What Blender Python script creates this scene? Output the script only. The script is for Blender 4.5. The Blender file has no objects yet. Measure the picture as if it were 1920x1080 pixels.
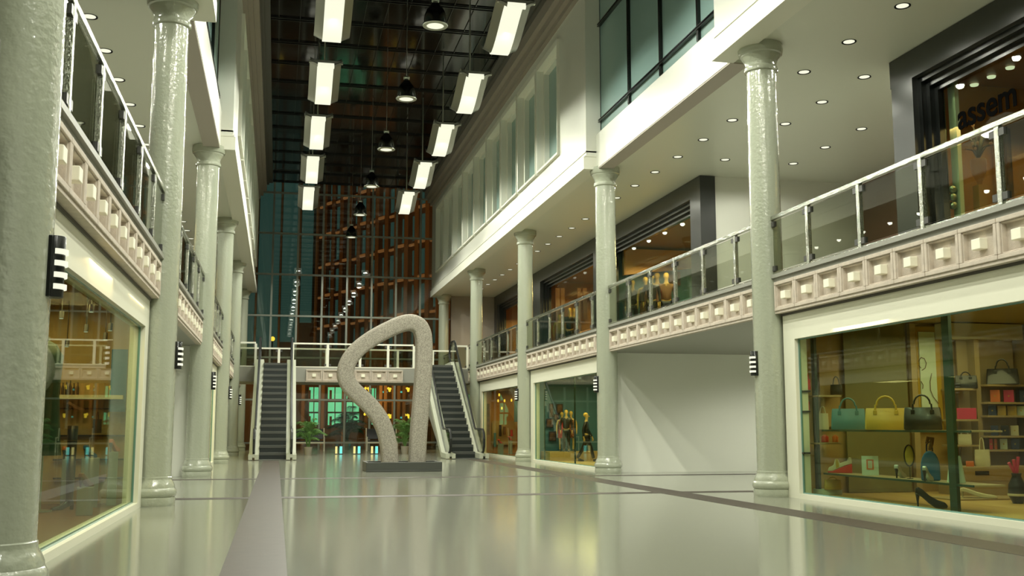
import bpy, bmesh, math, random
from mathutils import Vector, Matrix
random.seed(7)
PI = math.pi
D = bpy.data
C = bpy.context.scene.collection
sc = bpy.context.scene

# ------------------------------------------------------------------ camera
F_PX, YAW, PITCH, ROLL, EYE = 1993.15, 0.216250, 0.129621, 0.000338, 1.2
cy, sy, cp, sp = math.cos(YAW), math.sin(YAW), math.cos(PITCH), math.sin(PITCH)
FW = Vector((sy*cp, cy*cp, sp)); RT0 = Vector((cy, -sy, 0)); UP0 = RT0.cross(FW)
RT = RT0*math.cos(ROLL)+UP0*math.sin(ROLL); UP = -RT0*math.sin(ROLL)+UP0*math.cos(ROLL)
cam = D.cameras.new('camera'); cam.sensor_width = 36; cam.lens = F_PX*36/1920
cam.clip_end = 400
co = D.objects.new('camera', cam); C.objects.link(co)
M = Matrix((RT, UP, -FW)).transposed().to_4x4(); M.translation = (0, 0, EYE)
co.matrix_world = M
sc.camera = co
O = Vector((0, 0, EYE))
def at(px, py, ax, v):
    """point where the sight line of a photo pixel meets a plane that stands in the place"""
    d = FW+RT*((px-960)/F_PX)-UP*((py-540)/F_PX); i = 'XYZ'.index(ax)
    return O+d*((v-O[i])/d[i])

sc.view_settings.view_transform = 'Standard'; sc.view_settings.look = 'None'
sc.view_settings.gamma = 1; sc.view_settings.exposure = 0.0
sc.view_settings.use_curve_mapping = False
sc.cycles.use_denoising = True
sc.cycles.use_adaptive_sampling = True; sc.cycles.adaptive_threshold = .02
sc.cycles.max_bounces = 8; sc.cycles.glossy_bounces = 4; sc.cycles.transmission_bounces = 8
sc.cycles.transparent_max_bounces = 16; sc.cycles.sample_clamp_indirect = 4
sc.cycles.caustics_reflective = False; sc.cycles.caustics_refractive = False

# ------------------------------------------------------------------ materials
def mat(name, col, rough=.5, metal=0, bump=0, bscale=40, var=0, vscale=6, coat=0, emis=None, es=1, spec=.5, detail=2):
    m = D.materials.new(name); m.use_nodes = True; n = m.node_tree.nodes; l = m.node_tree.links
    b = n['Principled BSDF']; b.inputs['Base Color'].default_value = (*col, 1)
    b.inputs['Roughness'].default_value = rough; b.inputs['Metallic'].default_value = metal
    b.inputs['Specular IOR Level'].default_value = spec
    b.inputs['Coat Weight'].default_value = coat; b.inputs['Coat Roughness'].default_value = .05
    tc = n.new('ShaderNodeTexCoord')
    if var:
        t = n.new('ShaderNodeTexNoise'); t.inputs['Scale'].default_value = vscale; t.inputs['Detail'].default_value = detail
        l.new(tc.outputs['Object'], t.inputs['Vector'])
        r = n.new('ShaderNodeValToRGB')
        r.color_ramp.elements[0].position = .35; r.color_ramp.elements[1].position = .65
        r.color_ramp.elements[0].color = (*[c*(1-var) for c in col], 1)
        r.color_ramp.elements[1].color = (*[min(1, c*(1+var)) for c in col], 1)
        l.new(t.outputs['Fac'], r.inputs['Fac']); l.new(r.outputs['Color'], b.inputs['Base Color'])
    if bump:
        t = n.new('ShaderNodeTexNoise'); t.inputs['Scale'].default_value = bscale; t.inputs['Detail'].default_value = 2
        l.new(tc.outputs['Object'], t.inputs['Vector'])
        bp = n.new('ShaderNodeBump'); bp.inputs['Strength'].default_value = bump; bp.inputs['Distance'].default_value = .01
        l.new(t.outputs['Fac'], bp.inputs['Height']); l.new(bp.outputs['Normal'], b.inputs['Normal'])
        if coat: l.new(bp.outputs['Normal'], b.inputs['Coat Normal'])
    if emis:
        b.inputs['Emission Color'].default_value = (*emis, 1); b.inputs['Emission Strength'].default_value = es
    return m

def glass(name, tint=(.9, 1, .95), refl=.9, rough=.01, through=1.0, base=.03, k=.9):
    """thin pane: mostly clear, mirror-like towards grazing angles"""
    m = D.materials.new(name); m.use_nodes = True; n = m.node_tree.nodes; l = m.node_tree.links
    n.remove(n['Principled BSDF']); out = n['Material Output']
    tr = n.new('ShaderNodeBsdfTransparent'); tr.inputs['Color'].default_value = (*[t*through for t in tint], 1)
    gl = n.new('ShaderNodeBsdfGlossy'); gl.inputs['Roughness'].default_value = rough
    gl.inputs['Color'].default_value = (refl, refl, refl, 1)
    ge = n.new('ShaderNodeNewGeometry'); dt = n.new('ShaderNodeVectorMath'); dt.operation = 'DOT_PRODUCT'
    l.new(ge.outputs['Normal'], dt.inputs[0]); l.new(ge.outputs['Incoming'], dt.inputs[1])
    def M(op, a=None, b2=None):
        q = n.new('ShaderNodeMath'); q.operation = op
        for i_, v_ in ((0, a), (1, b2)):
            if v_ is None: continue
            if isinstance(v_, (int, float)): q.inputs[i_].default_value = v_
            else: l.new(v_, q.inputs[i_])
        return q.outputs[0]
    c_ = M('ABSOLUTE', dt.outputs['Value']); fz = M('POWER', M('SUBTRACT', 1.0, c_), 5.0)
    fac = M('ADD', M('MULTIPLY', fz, k), base)
    mx = n.new('ShaderNodeMixShader')
    l.new(fac, mx.inputs[0]); l.new(tr.outputs[0], mx.inputs[1])
    l.new(gl.outputs[0], mx.inputs[2]); l.new(mx.outputs[0], out.inputs['Surface'])
    return m

CREAM = (.92, .92, .71)
M_ = {}
M_['wall'] = mat('wall paint', (.72, .73, .65), .4)
M_['ceil'] = mat('ceiling paint', (.66, .68, .58), .35)
M_['band'] = mat('cream band paint', (.74, .74, .64), .5)
M_['taupe'] = mat('taupe cornice', (.33, .29, .24), .6)
M_['darkledge'] = mat('dark ledge', (.09, .085, .07), .6)
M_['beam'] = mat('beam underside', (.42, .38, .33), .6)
M_['col'] = mat('column gloss paint', (.40, .43, .335), .20, bump=.8, bscale=16, coat=1)
M_['frieze'] = mat('pale sandstone', (.57, .50, .42), .8, bump=.3, bscale=60, var=.07, vscale=9)
M_['block'] = mat('cream block', (.92, .9, .74), .6)
M_['slab'] = mat('slab edge', (.30, .30, .26), .45)
M_['chrome'] = mat('hammered steel', (.50, .52, .45), .22, 1, bump=.9, bscale=45)
M_['steel'] = mat('brushed steel', (.62, .64, .56), .3, 1)
M_['whitemetal'] = mat('white enamel', (.85, .86, .74), .35)
M_['clamp'] = mat('dark clamp', (.06, .06, .055), .4)
M_['black'] = mat('black gloss', (.008, .01, .009), .25, coat=.15)
M_['blackchrome'] = mat('black lacquered metal', (.09, .095, .09), .16, 1)
M_['blackmatt'] = mat('black rubber', (.012, .014, .013), .38)
M_['charcoal'] = mat('charcoal panel', (.030, .033, .030), .3)
M_['glow'] = mat('lamp diffuser', (.1, .1, .1), .5, emis=CREAM, es=1.02)
M_['wing'] = mat('reflector wing', (.22, .22, .19), .3, .8)
M_['stone'] = mat('speckled granite', (.33, .305, .25), .75, bump=.6, bscale=45, var=.30, vscale=38, detail=6)
M_['plinth'] = mat('plinth metal', (.055, .06, .05), .4)
M_['step'] = mat('escalator step', (.075, .08, .07), .5)
M_['riser'] = mat('escalator riser', (.012, .018, .016), .4)
M_['deck'] = mat('escalator cream deck', (.48, .50, .40), .4)
M_['frost'] = mat('frosted teal glass', (.27, .41, .385), .25, coat=.25)
M_['framewhite'] = mat('white window surround', (.86, .87, .77), .65)
M_['shopframe'] = mat('shop frame white', (.80, .80, .66), .45)
M_['tealedge'] = mat('glass edge', (.16, .30, .26), .2)
M_['g_shop'] = glass('shop window glass', (.76, .84, .72), .9, base=.02, k=.5)
M_['g_rail'] = glass('railing glass', (.72, .74, .66), .9, base=.02)
M_['g_wall'] = glass('night window glass', (.74, .84, .80), .8, base=.05, k=.6)
M_['mull'] = mat('grey mullion', (.22, .24, .20), .4)
M_['mulldark'] = mat('black mullion', (.02, .022, .02), .25, .5)
M_['trim'] = mat('stone strip', (.075, .062, .052), .45, var=.05, spec=.25)
M_['letter'] = mat('matt black lettering', (.006, .006, .006), 1, spec=0)
M_['brown'] = mat('brown shop floor', (.16, .07, .03), .5)
M_['sand'] = mat('sand carpet', (.50, .34, .12), .8)
M_['olive'] = mat('olive backdrop', (.19, .18, .085), .5)
M_['ochre'] = mat('ochre wall', (.40, .27, .10), .6)
M_['amber'] = mat('amber wood', (.46, .22, .05), .5)
M_['wood'] = mat('tan wood shelf', (.42, .32, .17), .5)
M_['greenpost'] = mat('dark green post', (.018, .05, .035), .35)
M_['tealwall'] = mat('teal backdrop', (.075, .21, .29), .5)
M_['dk'] = mat('dark leather', (.02, .018, .015), .3, coat=.4)
M_['teal'] = mat('teal leather', (.045, .17, .20), .4)
M_['mustard'] = mat('mustard leather', (.50, .33, .05), .4)
M_['red'] = mat('red leather', (.60, .04, .025), .4)
M_['pink'] = mat('pink leather', (.62, .04, .12), .35)
M_['orange'] = mat('orange leather', (.65, .16, .03), .45)
M_['navy'] = mat('navy leather', (.02, .035, .10), .4)
M_['blue'] = mat('blue leather', (.03, .13, .26), .35)
M_['cream'] = mat('cream leather', (.62, .58, .40), .5)
M_['silver'] = mat('silver leather', (.55, .56, .5), .3, .6)
M_['paper'] = mat('white card', (.62, .74, .62), .6)
M_['skin'] = mat('mannequin skin', (.62, .42, .14), .5)
M_['hair'] = mat('yellow hair', (.70, .45, .08), .6)
M_['greyplinth'] = mat('grey pedestal', (.22, .25, .21), .5)
M_['leaf'] = mat('palm leaf', (.11, .24, .05), .45, var=.3, vscale=3)
M_['leafdark'] = mat('dark palm leaf', (.02, .085, .045), .45)
M_['pot'] = mat('beige pot', (.38, .35, .27), .7)
M_['soil'] = mat('soil', (.05, .03, .02), .9)
M_['nightwall'] = mat('orange lit facade', (.27, .14, .065), .7)
M_['nightbrown'] = mat('brown facade', (.13, .065, .035), .7)
M_['litteal'] = mat('dim lit teal window', (.03, .06, .06), .3, emis=(.030, .062, .055), es=.8)
M_['litgreen'] = mat('green lit window', (.02, .05, .03), .4, emis=(.17, .66, .33), es=1.3)
M_['litorange'] = mat('orange lit window', (.05, .02, .01), .4, emis=(.45, .15, .03), es=.55)
M_['litledge'] = mat('orange light strip', (.05, .02, .01), .4, emis=(.42, .14, .04), es=.55)
M_['bulb'] = mat('warm bulb', (.3, .2, .1), .4, emis=(1, .55, .04), es=2.2)
M_['glowyellow'] = mat('yellow reflection glow', (.3, .3, .1), .4, emis=(.75, .62, .25), es=1)
M_['glowcyan'] = mat('cyan sign and reflection glow', (.1, .3, .3), .4, emis=(.15, .75, .68), es=1)
M_['pave'] = mat('wet pavement', (.10, .09, .07), .15)

# floor: speckled polished stone
m = mat('polished speckled floor', (.33, .335, .26), .13); n = m.node_tree.nodes; l = m.node_tree.links
b = n['Principled BSDF']; tc = n.new('ShaderNodeTexCoord')
v = n.new('ShaderNodeTexNoise'); v.inputs['Scale'].default_value = 70; v.inputs['Detail'].default_value = 4
r = n.new('ShaderNodeValToRGB'); r.color_ramp.elements[0].position = .38; r.color_ramp.elements[1].position = .62
r.color_ramp.elements[0].color = (.225, .232, .185, 1); r.color_ramp.elements[1].color = (.29, .30, .24, 1)
l.new(tc.outputs['Object'], v.inputs['Vector']); l.new(v.outputs['Fac'], r.inputs['Fac']); l.new(r.outputs['Color'], b.inputs['Base Color'])
v2 = n.new('ShaderNodeTexNoise'); v2.inputs['Scale'].default_value = 9; v2.inputs['Detail'].default_value = 5
bp = n.new('ShaderNodeBump'); bp.inputs['Strength'].default_value = .05; bp.inputs['Distance'].default_value = .003
l.new(tc.outputs['Object'], v2.inputs['Vector']); l.new(v2.outputs['Fac'], bp.inputs['Height']); l.new(bp.outputs['Normal'], b.inputs['Normal'])
b.inputs['Specular IOR Level'].default_value = .75
M_['floor'] = m
# dark roof glass
M_['roof'] = mat('night roof glass', (.006, .006, .005), .08, spec=.18)

# ------------------------------------------------------------------ mesh helpers
def new(): return bmesh.new()
def box(bm, x0, x1, y0, y1, z0, z1):
    x0, x1 = min(x0, x1), max(x0, x1); y0, y1 = min(y0, y1), max(y0, y1)
    vs = [bm.verts.new(p) for p in ((x0,y0,z0),(x1,y0,z0),(x1,y1,z0),(x0,y1,z0),(x0,y0,z1),(x1,y0,z1),(x1,y1,z1),(x0,y1,z1))]
    for f in ((3,2,1,0),(4,5,6,7),(0,1,5,4),(1,2,6,5),(2,3,7,6),(3,0,4,7)): bm.faces.new([vs[i] for i in f])
    return bm
def B(*a): return box(new(), *a)
def lathe(bm, prof, seg=32, cx=0, cy_=0, a0=0, a1=2*PI, cap=True):
    full = abs(a1-a0-2*PI) < 1e-6; rings = []
    k = seg if full else seg+1
    for r_, z in prof:
        rings.append([bm.verts.new((cx+r_*math.cos(a0+(a1-a0)*i/seg), cy_+r_*math.sin(a0+(a1-a0)*i/seg), z)) for i in range(k)])
    for a, b_ in zip(rings, rings[1:]):
        for i in range(seg):
            j = (i+1) % k
            bm.faces.new((a[i], a[j], b_[j], b_[i]))
    if cap:
        try: bm.faces.new(rings[0][::-1]); bm.faces.new(rings[-1])
        except Exception: pass
    return bm
def tube(bm, pts, rad, seg=8, cap=True):
    pts = [Vector(p) for p in pts]; rads = rad if isinstance(rad, (list, tuple)) else [rad]*len(pts)
    rings = []; up = Vector((0, 0, 1)); prev = None
    for i, p in enumerate(pts):
        t = (pts[min(i+1, len(pts)-1)]-pts[max(i-1, 0)]).normalized()
        if prev is None:
            a = t.orthogonal().normalized() if abs(t.dot(up)) > .95 else t.cross(up).normalized()
        else: a = (prev-t*prev.dot(t)).normalized()
        prev = a; b_ = t.cross(a)
        rings.append([bm.verts.new(p+(a*math.cos(2*PI*j/seg)+b_*math.sin(2*PI*j/seg))*rads[i]) for j in range(seg)])
    for r0, r1 in zip(rings, rings[1:]):
        for j in range(seg): bm.faces.new((r0[j], r0[(j+1) % seg], r1[(j+1) % seg], r1[j]))
    if cap: bm.faces.new(rings[0][::-1]); bm.faces.new(rings[-1])
    return bm
def sweep_rect(bm, pts, wv, w, h, closed=False):
    """rectangular bar along pts (in one plane); wv = width direction"""
    pts = [Vector(p) for p in pts]; wv = Vector(wv).normalized(); rings = []; N = len(pts)
    for i, p in enumerate(pts):
        a = pts[(i+1) % N] if closed else pts[min(i+1, N-1)]; c = pts[i-1] if closed else pts[max(i-1, 0)]
        t = (a-c).normalized(); u = t.cross(wv).normalized()
        rings.append([bm.verts.new(p+wv*w*sx/2+u*h*sz/2) for sx, sz in ((-1,-1),(1,-1),(1,1),(-1,1))])
    pr = list(zip(rings, rings[1:]))+([(rings[-1], rings[0])] if closed else [])
    for r0, r1 in pr:
        for j in range(4): bm.faces.new((r0[j], r0[(j+1) % 4], r1[(j+1) % 4], r1[j]))
    if not closed: bm.faces.new(rings[0][::-1]); bm.faces.new(rings[-1])
    return bm
def prism(bm, poly, axis, a, b_):
    """polygon extruded along axis; poly in the two other axes in order"""
    def P(u, v, w): return {'X': (w, u, v), 'Y': (u, w, v), 'Z': (u, v, w)}[axis]
    A = [bm.verts.new(P(u, v, a)) for u, v in poly]; Bv = [bm.verts.new(P(u, v, b_)) for u, v in poly]
    bm.faces.new(A[::-1]); bm.faces.new(Bv)
    for i in range(len(poly)):
        j = (i+1) % len(poly); bm.faces.new((A[i], A[j], Bv[j], Bv[i]))
    return bm
def blob(bm, c, r, sx=1, sy=1, sz=1, seg=12):
    g = bmesh.ops.create_uvsphere(bm, u_segments=seg, v_segments=max(6, seg//2+2), radius=r)
    bmesh.ops.scale(bm, vec=(sx, sy, sz), verts=g['verts']); bmesh.ops.translate(bm, vec=c, verts=g['verts'])
    return bm
def obj(name, bm, m_, parent=None, smooth=False, bevel=0, loc=None):
    bmesh.ops.recalc_face_normals(bm, faces=bm.faces)
    me = D.meshes.new(name); bm.to_mesh(me); bm.free()
    me.materials.append(M_[m_] if isinstance(m_, str) else m_)
    if smooth:
        for p in me.polygons: p.use_smooth = True
        if smooth != 'all':
            try: me.set_sharp_from_angle(angle=math.radians(40))
            except Exception: pass
    o = D.objects.new(name, me); C.objects.link(o)
    if parent: o.parent = parent
    if loc is not None: o.location = loc
    if bevel:
        bv = o.modifiers.new('bevel', 'BEVEL'); bv.width = bevel; bv.segments = 2; bv.limit_method = 'ANGLE'
    return o
def thing(name, label, cat, loc=(0, 0, 0), rz=0, group=None):
    o = D.objects.new(name, None); C.objects.link(o); o.empty_display_size = .1
    o.location = loc; o.rotation_euler = (0, 0, rz); o['label'] = label; o['category'] = cat
    if group: o['group'] = group
    return o
def tag(o, label, cat, group=None, kind=None):
    o['label'] = label; o['category'] = cat
    if group: o['group'] = group
    if kind: o['kind'] = kind
    return o
def struct(name, bm, m_, label=None, parent=None, **k):
    o = obj(name, bm, m_, parent, **k)
    if not parent: o['kind'] = 'structure'
    if label: o['label'] = label
    return o
def dup(o, loc=None, rz=None, label=None, group=None, parent=None):
    c = o.copy(); C.objects.link(c)
    if parent: c.parent = parent
    for ch in list(o.children): dup(ch, parent=c)
    if loc is not None: c.location = loc
    if rz is not None: c.rotation_euler = (0, 0, rz)
    if label: c['label'] = label
    if group: c['group'] = group
    return c
def mx(x): return 6.66-x
def light(name, kind, loc, power, col=(1, 1, .85), rad=.04, rot=None, angle=None, blend=.5, parent=None):
    ld = D.lights.new(name, kind); ld.energy = power; ld.color = col
    if kind in ('POINT', 'SPOT'): ld.shadow_soft_size = rad
    if kind == 'SPOT': ld.spot_size = angle; ld.spot_blend = blend
    o = D.objects.new(name, ld); C.objects.link(o); o.location = loc
    if rot: o.rotation_euler = rot
    if parent: o.parent = parent
    return o

def area(name, loc, power, col, sx, sy_, rot=(0, 0, 0)):
    ld = D.lights.new(name, 'AREA'); ld.energy = power; ld.color = col; ld.shape = 'RECTANGLE'; ld.size = sx; ld.size_y = sy_
    o = D.objects.new(name, ld); C.objects.link(o); o.location = loc; o.rotation_euler = rot
    return o

ORD = ['first', 'second', 'third', 'fourth', 'fifth', 'sixth', 'seventh', 'eighth', 'ninth', 'tenth', 'eleventh', 'twelfth']
def nth(i):
    w = ['twenty', 'thirty', 'forty']
    if i < 12: return ORD[i]
    T = {12:'thirteenth',13:'fourteenth',14:'fifteenth',15:'sixteenth',16:'seventeenth',17:'eighteenth',18:'nineteenth',19:'twentieth'}
    if i in T: return T[i]
    return w[(i+1)//10-2]+'-'+ORD[(i+1) % 10-1] if (i+1) % 10 else {29:'thirtieth',39:'fortieth'}[i]

# ------------------------------------------------------------------ building dimensions
YC = [7.87+9.55*k for k in range(6)]          # column rows 7.87 ... 55.62
XL, XR = -1.845, 8.505
YB0, YB1 = 47.9, 51.3
YG = 56.2                                      # end glazing
ZS0, ZS1, ZC, ZR = 3.16, 3.84, 8.14, 14.0

struct('floor', B(-10, 19, -8, YG+.2, -.3, 0), 'floor')
struct('floor_outside', B(-60, 80, YG+.2, 150, -.35, -.02), 'pave')
k = 1
for x0, x1 in ((-.42, .12), (6.86, 7.40)):
    struct('trim_%d' % k, B(x0, x1, -8, 39.0, 0, .003), 'trim'); k += 1
for y in (18.78, 25.5):
    for x0, x1 in ((-9, -.42), (.12, 6.86), (7.40, 16)):
        struct('trim_%d' % k, B(x0, x1, y-.2, y+.2, 0, .003), 'trim'); k += 1

for side, f in (('right', lambda x: x), ('left', mx)):
    S = lambda bm_args: None
    def b_(x0, x1, *a): return B(f(x0), f(x1), *a)
    def bx_(bm, x0, x1, *a): return box(bm, f(x0), f(x1), *a)
    # gallery slab and ceiling above it
    struct('floor_upper_'+side, b_(8.58, 16.4, -8, YG-.4, ZS0, ZS1-.01), 'slab')
    struct('ceiling_'+side, b_(8.28, 16.4, -8, YG, ZC, ZC+.25), 'ceil')
    # upper wall: far run with windows, near run beyond the camera's right / left
    bm = new()
    # far run pieces, windows from 29.5 in steps of 2.78
    edges = [29.5+2.78*i for i in range(10)]
    bx_(bm, 7.93, 8.34, 26.81, YG, 8.43, 9.15)
    bx_(bm, 7.93, 8.34, 26.81, YG, 12.68, 14.0)
    bx_(bm, 7.93, 8.34, 26.81, edges[0], 9.15, 12.68)
    bx_(bm, 7.93, 8.34, edges[9]-.16, YG, 9.15, 12.68)
    for i in range(1, 9): bx_(bm, 7.93, 8.34, edges[i]-.16, edges[i], 9.15, 12.68)
    struct('wall_%s_upper' % side, bm, 'wall')
    struct('wall_%s_upper_band' % side, bx_(bx_(bx_(new(), 7.86, 8.30, 26.81, YG, 8.06, 8.40), 7.89, 8.30, 26.80, YG, 8.40, 8.44), 7.91, 8.30, 26.81, YG, 8.52, 8.56), 'band')
    struct('wall_%s_upper_near' % side, bx_(new(), 7.93, 8.34, -8, 18.15, 8.43, 14.0), 'wall')
    struct('wall_%s_upper_near_band' % side, bx_(bx_(bx_(new(), 7.86, 8.30, -8, 18.15, 8.06, 8.40), 7.89, 8.30, -8, 18.16, 8.40, 8.44), 7.91, 8.30, -8, 18.15, 8.52, 8.56), 'band')
    # recessed glazed bay between the two runs
    struct('wall_%s_beam' % side, prism(new(), [(f(8.22), 8.08), (f(8.22), 9.02), (f(8.30), 9.1), (f(8.62), 9.1), (f(8.62), 8.08)], 'Y', 18.15, 26.81), 'wall')
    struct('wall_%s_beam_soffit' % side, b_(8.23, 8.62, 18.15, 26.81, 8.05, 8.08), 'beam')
    struct('wall_%s_behind_glazing' % side, b_(8.62, 8.8, 18.15, 26.81, 8.4, 14), 'wall')
    wn = struct('window_%d' % (1 if side == 'right' else 21), b_(8.36, 8.40, 18.15, 26.81, 9.08, 13.2), 'frost')
    for y in (19.86, 22.09, 24.32):
        obj('mullion', bx_(bx_(new(), 8.29, 8.36, y-.045, y-.015, 9.12, 13.2), 8.29, 8.36, y+.015, y+.045, 9.12, 13.2), 'mulldark', wn)
    for z in (9.40, 12.1):
        obj('transom', bx_(bx_(new(), 8.27, 8.36, 18.15, 26.81, z-.04, z-.018), 8.27, 8.36, 18.15, 26.81, z+.012, z+.034), 'mulldark', wn)
    # windows of the far run
    for i in range(9):
        y0, y1 = edges[i], edges[i+1]-.16
        w = struct('window_%d' % ((2 if side == 'right' else 22)+i), b_(8.22, 8.25, y0+.02, y1-.1, 9.15, 12.6), 'frost')
        fr = new()
        for (ya, yb, za, zb) in ((y0, y0+.04, 9.15, 12.68), (y1-.12, y1, 9.15, 12.68), (y0+.04, y1-.12, 12.5, 12.68), (y0+.04, y1-.12, 9.15, 9.22)):
            bx_(fr, 7.84, 8.30, ya, yb, za, zb)
        for (ya, yb, za, zb) in ((y1-.24, y1-.12, 9.22, 12.5), (y0+.04, y1-.24, 12.38, 12.5)):
            bx_(fr, 8.06, 8.30, ya, yb, za, zb)
        obj('window_surround', fr, 'framewhite', w)
    # cornice
    struct('wall_%s_cornice' % side, bx_(bx_(bx_(new(), 7.80, 8.34, -8, YG, 13.05, 13.2), 7.66, 8.34, -8, YG, 13.2, 13.42), 7.50, 8.34, -8, YG, 13.42, 13.8), 'taupe')
    struct('wall_%s_ledge' % side, bx_(bx_(new(), 7.38, 8.34, -8, YG, 13.8, 13.9), 7.2, 8.34, -8, YG, 13.9, 14), 'darkledge')  # outermost ledge coloured dark for the shadow it lies in
    # gallery end wall, outer wall, back walls
    struct('wall_%s_gallery_end' % side, bx_(bx_(new(), 8.95, 16.4, 55.95, YG, 3.84, 8.14), 8.34, 8.95, YG-.1, YG, 7.9, 8.14), 'taupe')
    struct('wall_%s_outer' % side, b_(16.4, 16.6, -8, YG, 0, 8.4), 'wall')
    # recess behind second bay: ground and gallery
    struct('wall_%s_recess_ground' % side, bx_(bx_(bx_(new(), 8.62, 16.2, 27.2, 27.35, 0, ZS0), 16.2, 16.35, 17.7, 27.2, 0, ZS0), 8.9, 16.2, 17.55, 17.7, 0, ZS0), 'wall')
    struct('wall_%s_recess_gallery' % side, bx_(bx_(new(), 11.74, 16.2, 27.2, 27.35, ZS1, ZC), 11.7, 16.2, 17.5, 17.69, ZS1, ZC), 'wall')
    struct('wall_%s_recess_back' % side, b_(16.1, 16.3, 17.69, 27.2, ZS1, ZC), 'nightbrown')

# roof
rf = struct('ceiling', B(-2, 9, -8, YG+.2, 14.0, 14.2), 'roof')
bm = new()
y = -7.0
while y < YG:
    box(bm, -1.8, 8.4, y, y+.03, 13.95, 13.99); box(bm, -1.8, 8.4, y+.16, y+.19, 13.95, 13.99); y += 2.1
x = -1.6
while x < 8.4:
    box(bm, x, x+.02, -8, YG, 13.965, 13.99); x += .655
obj('roof_grid', bm, 'mulldark', rf)
struct('wall_back', B(-9, 16, -8.2, -8, 0, 14), 'wall')

# end glazing
gw = struct('window_40', B(-1.84, 8.95, YG, YG+.02, 0, 13.95), 'g_wall')
bm = new()
for i in range(-1, 8):
    xx = -.44+1.29*i; box(bm, xx-.05, xx+.05, YG-.1, YG-.005, 0, 13.95)
obj('mullion_frame', bm, 'mull', gw)
bm = new()
for i in range(7):
    zz = .4+2.165*i-(.03 if i == 0 else 0); box(bm, -1.9, 8.95, YG-.13, YG-.01, zz-.045, zz+.045)
obj('transom_frame', bm, 'mull', gw)
gl = struct('window_41', B(-9, -1.84, YG, YG+.02, 0, 8.1), 'g_wall')
bm = new()
for i in range(6): box(bm, -1.9-1.29*i-.05, -1.9-1.29*i+.05, YG-.1, YG-.005, 0, 8.1)
obj('mullion_frame', bm, 'mull', gl)
bm = new()
for zz in (.37, 2.565, 4.73, 6.9): box(bm, -9, -1.9, YG-.13, YG-.01, zz-.045, zz+.045)
obj('transom_frame', bm, 'mull', gl)
gl = struct('window_42', B(8.95, 16.2, YG, YG+.02, 0, 3.1), 'g_wall')

# ------------------------------------------------------------------ columns
def column_proto():
    t = thing('column', 'x', 'column', (XR, YC[1], 0), 0, None)
    obj('column_base', lathe(new(), [(.345, 0), (.35, .02), (.352, .10), (.345, .125), (.335, .13), (.355, .145), (.368, .18), (.366, .225), (.345, .262), (.34, .265), (.336, .30), (.315, .35), (.292, .385), (.290, .40), (.290, .43), (.278, .44)], 40), 'col', t, smooth=True)
    obj('column_shaft', lathe(new(), [(.279, .43), (.279, 2.5), (.274, 5), (.264, 7.66)], 40), 'col', t, smooth=True)
    obj('column_capital', lathe(new(), [(.262, 7.62), (.30, 7.64), (.308, 7.68), (.30, 7.72), (.282, 7.735), (.285, 7.78), (.30, 7.83), (.345, 7.90), (.36, 7.92), (.362, 7.945), (.39, 7.96), (.405, 8.0), (.41, 8.06), (.40, 8.135)], 40), 'col', t, smooth=True)
    return t
pc = column_proto(); first = True
for side, X in (('right', XR), ('left', XL)):
    for kk in range(6):
        if side == 'right' and kk == 0: continue
        seen = kk-1 if side == 'right' else kk
        lab = 'glossy grey-green round column, %s from the camera along the %s side' % (['nearest', 'second', 'third', 'fourth', 'fifth', 'farthest'][seen] if not (side == 'right' and seen == 4) else 'farthest', side)
        if first: o = pc; o['label'] = lab; first = False
        else: o = dup(pc, (X, YC[kk], 0), 0, lab)
        o['group'] = 'columns along both sides of the hall'

# ------------------------------------------------------------------ balcony friezes
def frieze_panel(w=.745, h=.51, d=.12):
    """coffered stone panel, face towards -Y, origin at lower left front"""
    bm = new(); bw = .06
    box(bm, 0.006, w-.006, d-.03, d+.02, 0, h)
    for (x0, x1, z0, z1) in ((.006, w-.006, 0, bw), (.006, w-.006, h-bw, h), (.006, bw, bw, h-bw), (w-bw, w-.006, bw, h-bw)):
        box(bm, x0, x1, 0, d, z0, z1)
    for (x0, x1, z0, z1) in ((bw, w-bw, bw, bw+.02), (bw, w-bw, h-bw-.02, h-bw), (bw, bw+.02, bw, h-bw), (w-bw-.02, w-bw, bw, h-bw)):
        box(bm, x0, x1, .02, d, z0, z1)
    return bm
def frieze_block(w=.745, h=.51):
    return box(new(), w/2-.085, w/2+.085, -.02, .10, h/2-.07, h/2+.065)
pp = None
BN = ['nearest', 'second', 'third', 'fourth', 'farthest']
def frieze(loc, rz, n, label, pitch=.745):
    global pp
    t = thing('balcony_frieze', label, 'frieze', loc, rz, 'sandstone friezes under the balconies')
    L = n*pitch
    obj('ledge', box(new(), -.01, L+.01, .02, .14, -.045, 0), 'frieze', t)
    for i in range(n):
        if pp is None:
            pp = obj('panel', frieze_panel(), 'frieze', t, bevel=.008)
            obj('block', frieze_block(), 'block', pp, bevel=.008); p = pp
        else:
            p = dup(pp, parent=t)
        p.location = (i*pitch, 0, 0); p.scale = (pitch/.745, 1, 1)
    return t
for side, X in (('right', 8.47), ('left', mx(8.47))):
    for kk in range(5):
        rz = -PI/2 if side == 'right' else PI/2
        y = YC[kk+1]-.30 if side == 'right' else YC[kk]+.30
        frieze((X, y, 3.205), rz, 12, 'pale sandstone frieze of square coffers, %s bay on the %s side' % (BN[kk], side))
# gallery lip, header gap
for side, f in (('right', lambda x: x), ('left', mx)):
    for kk in range(5):
        o = struct('trim_%d' % (10+kk+(5 if side == 'left' else 0)), box(box(new(), f(8.445), f(8.62), YC[kk]+.27, YC[kk+1]-.27, 3.785, 3.85), f(8.49), f(8.62), YC[kk]+.27, YC[kk+1]-.27, 3.70, 3.785), 'slab')

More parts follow.
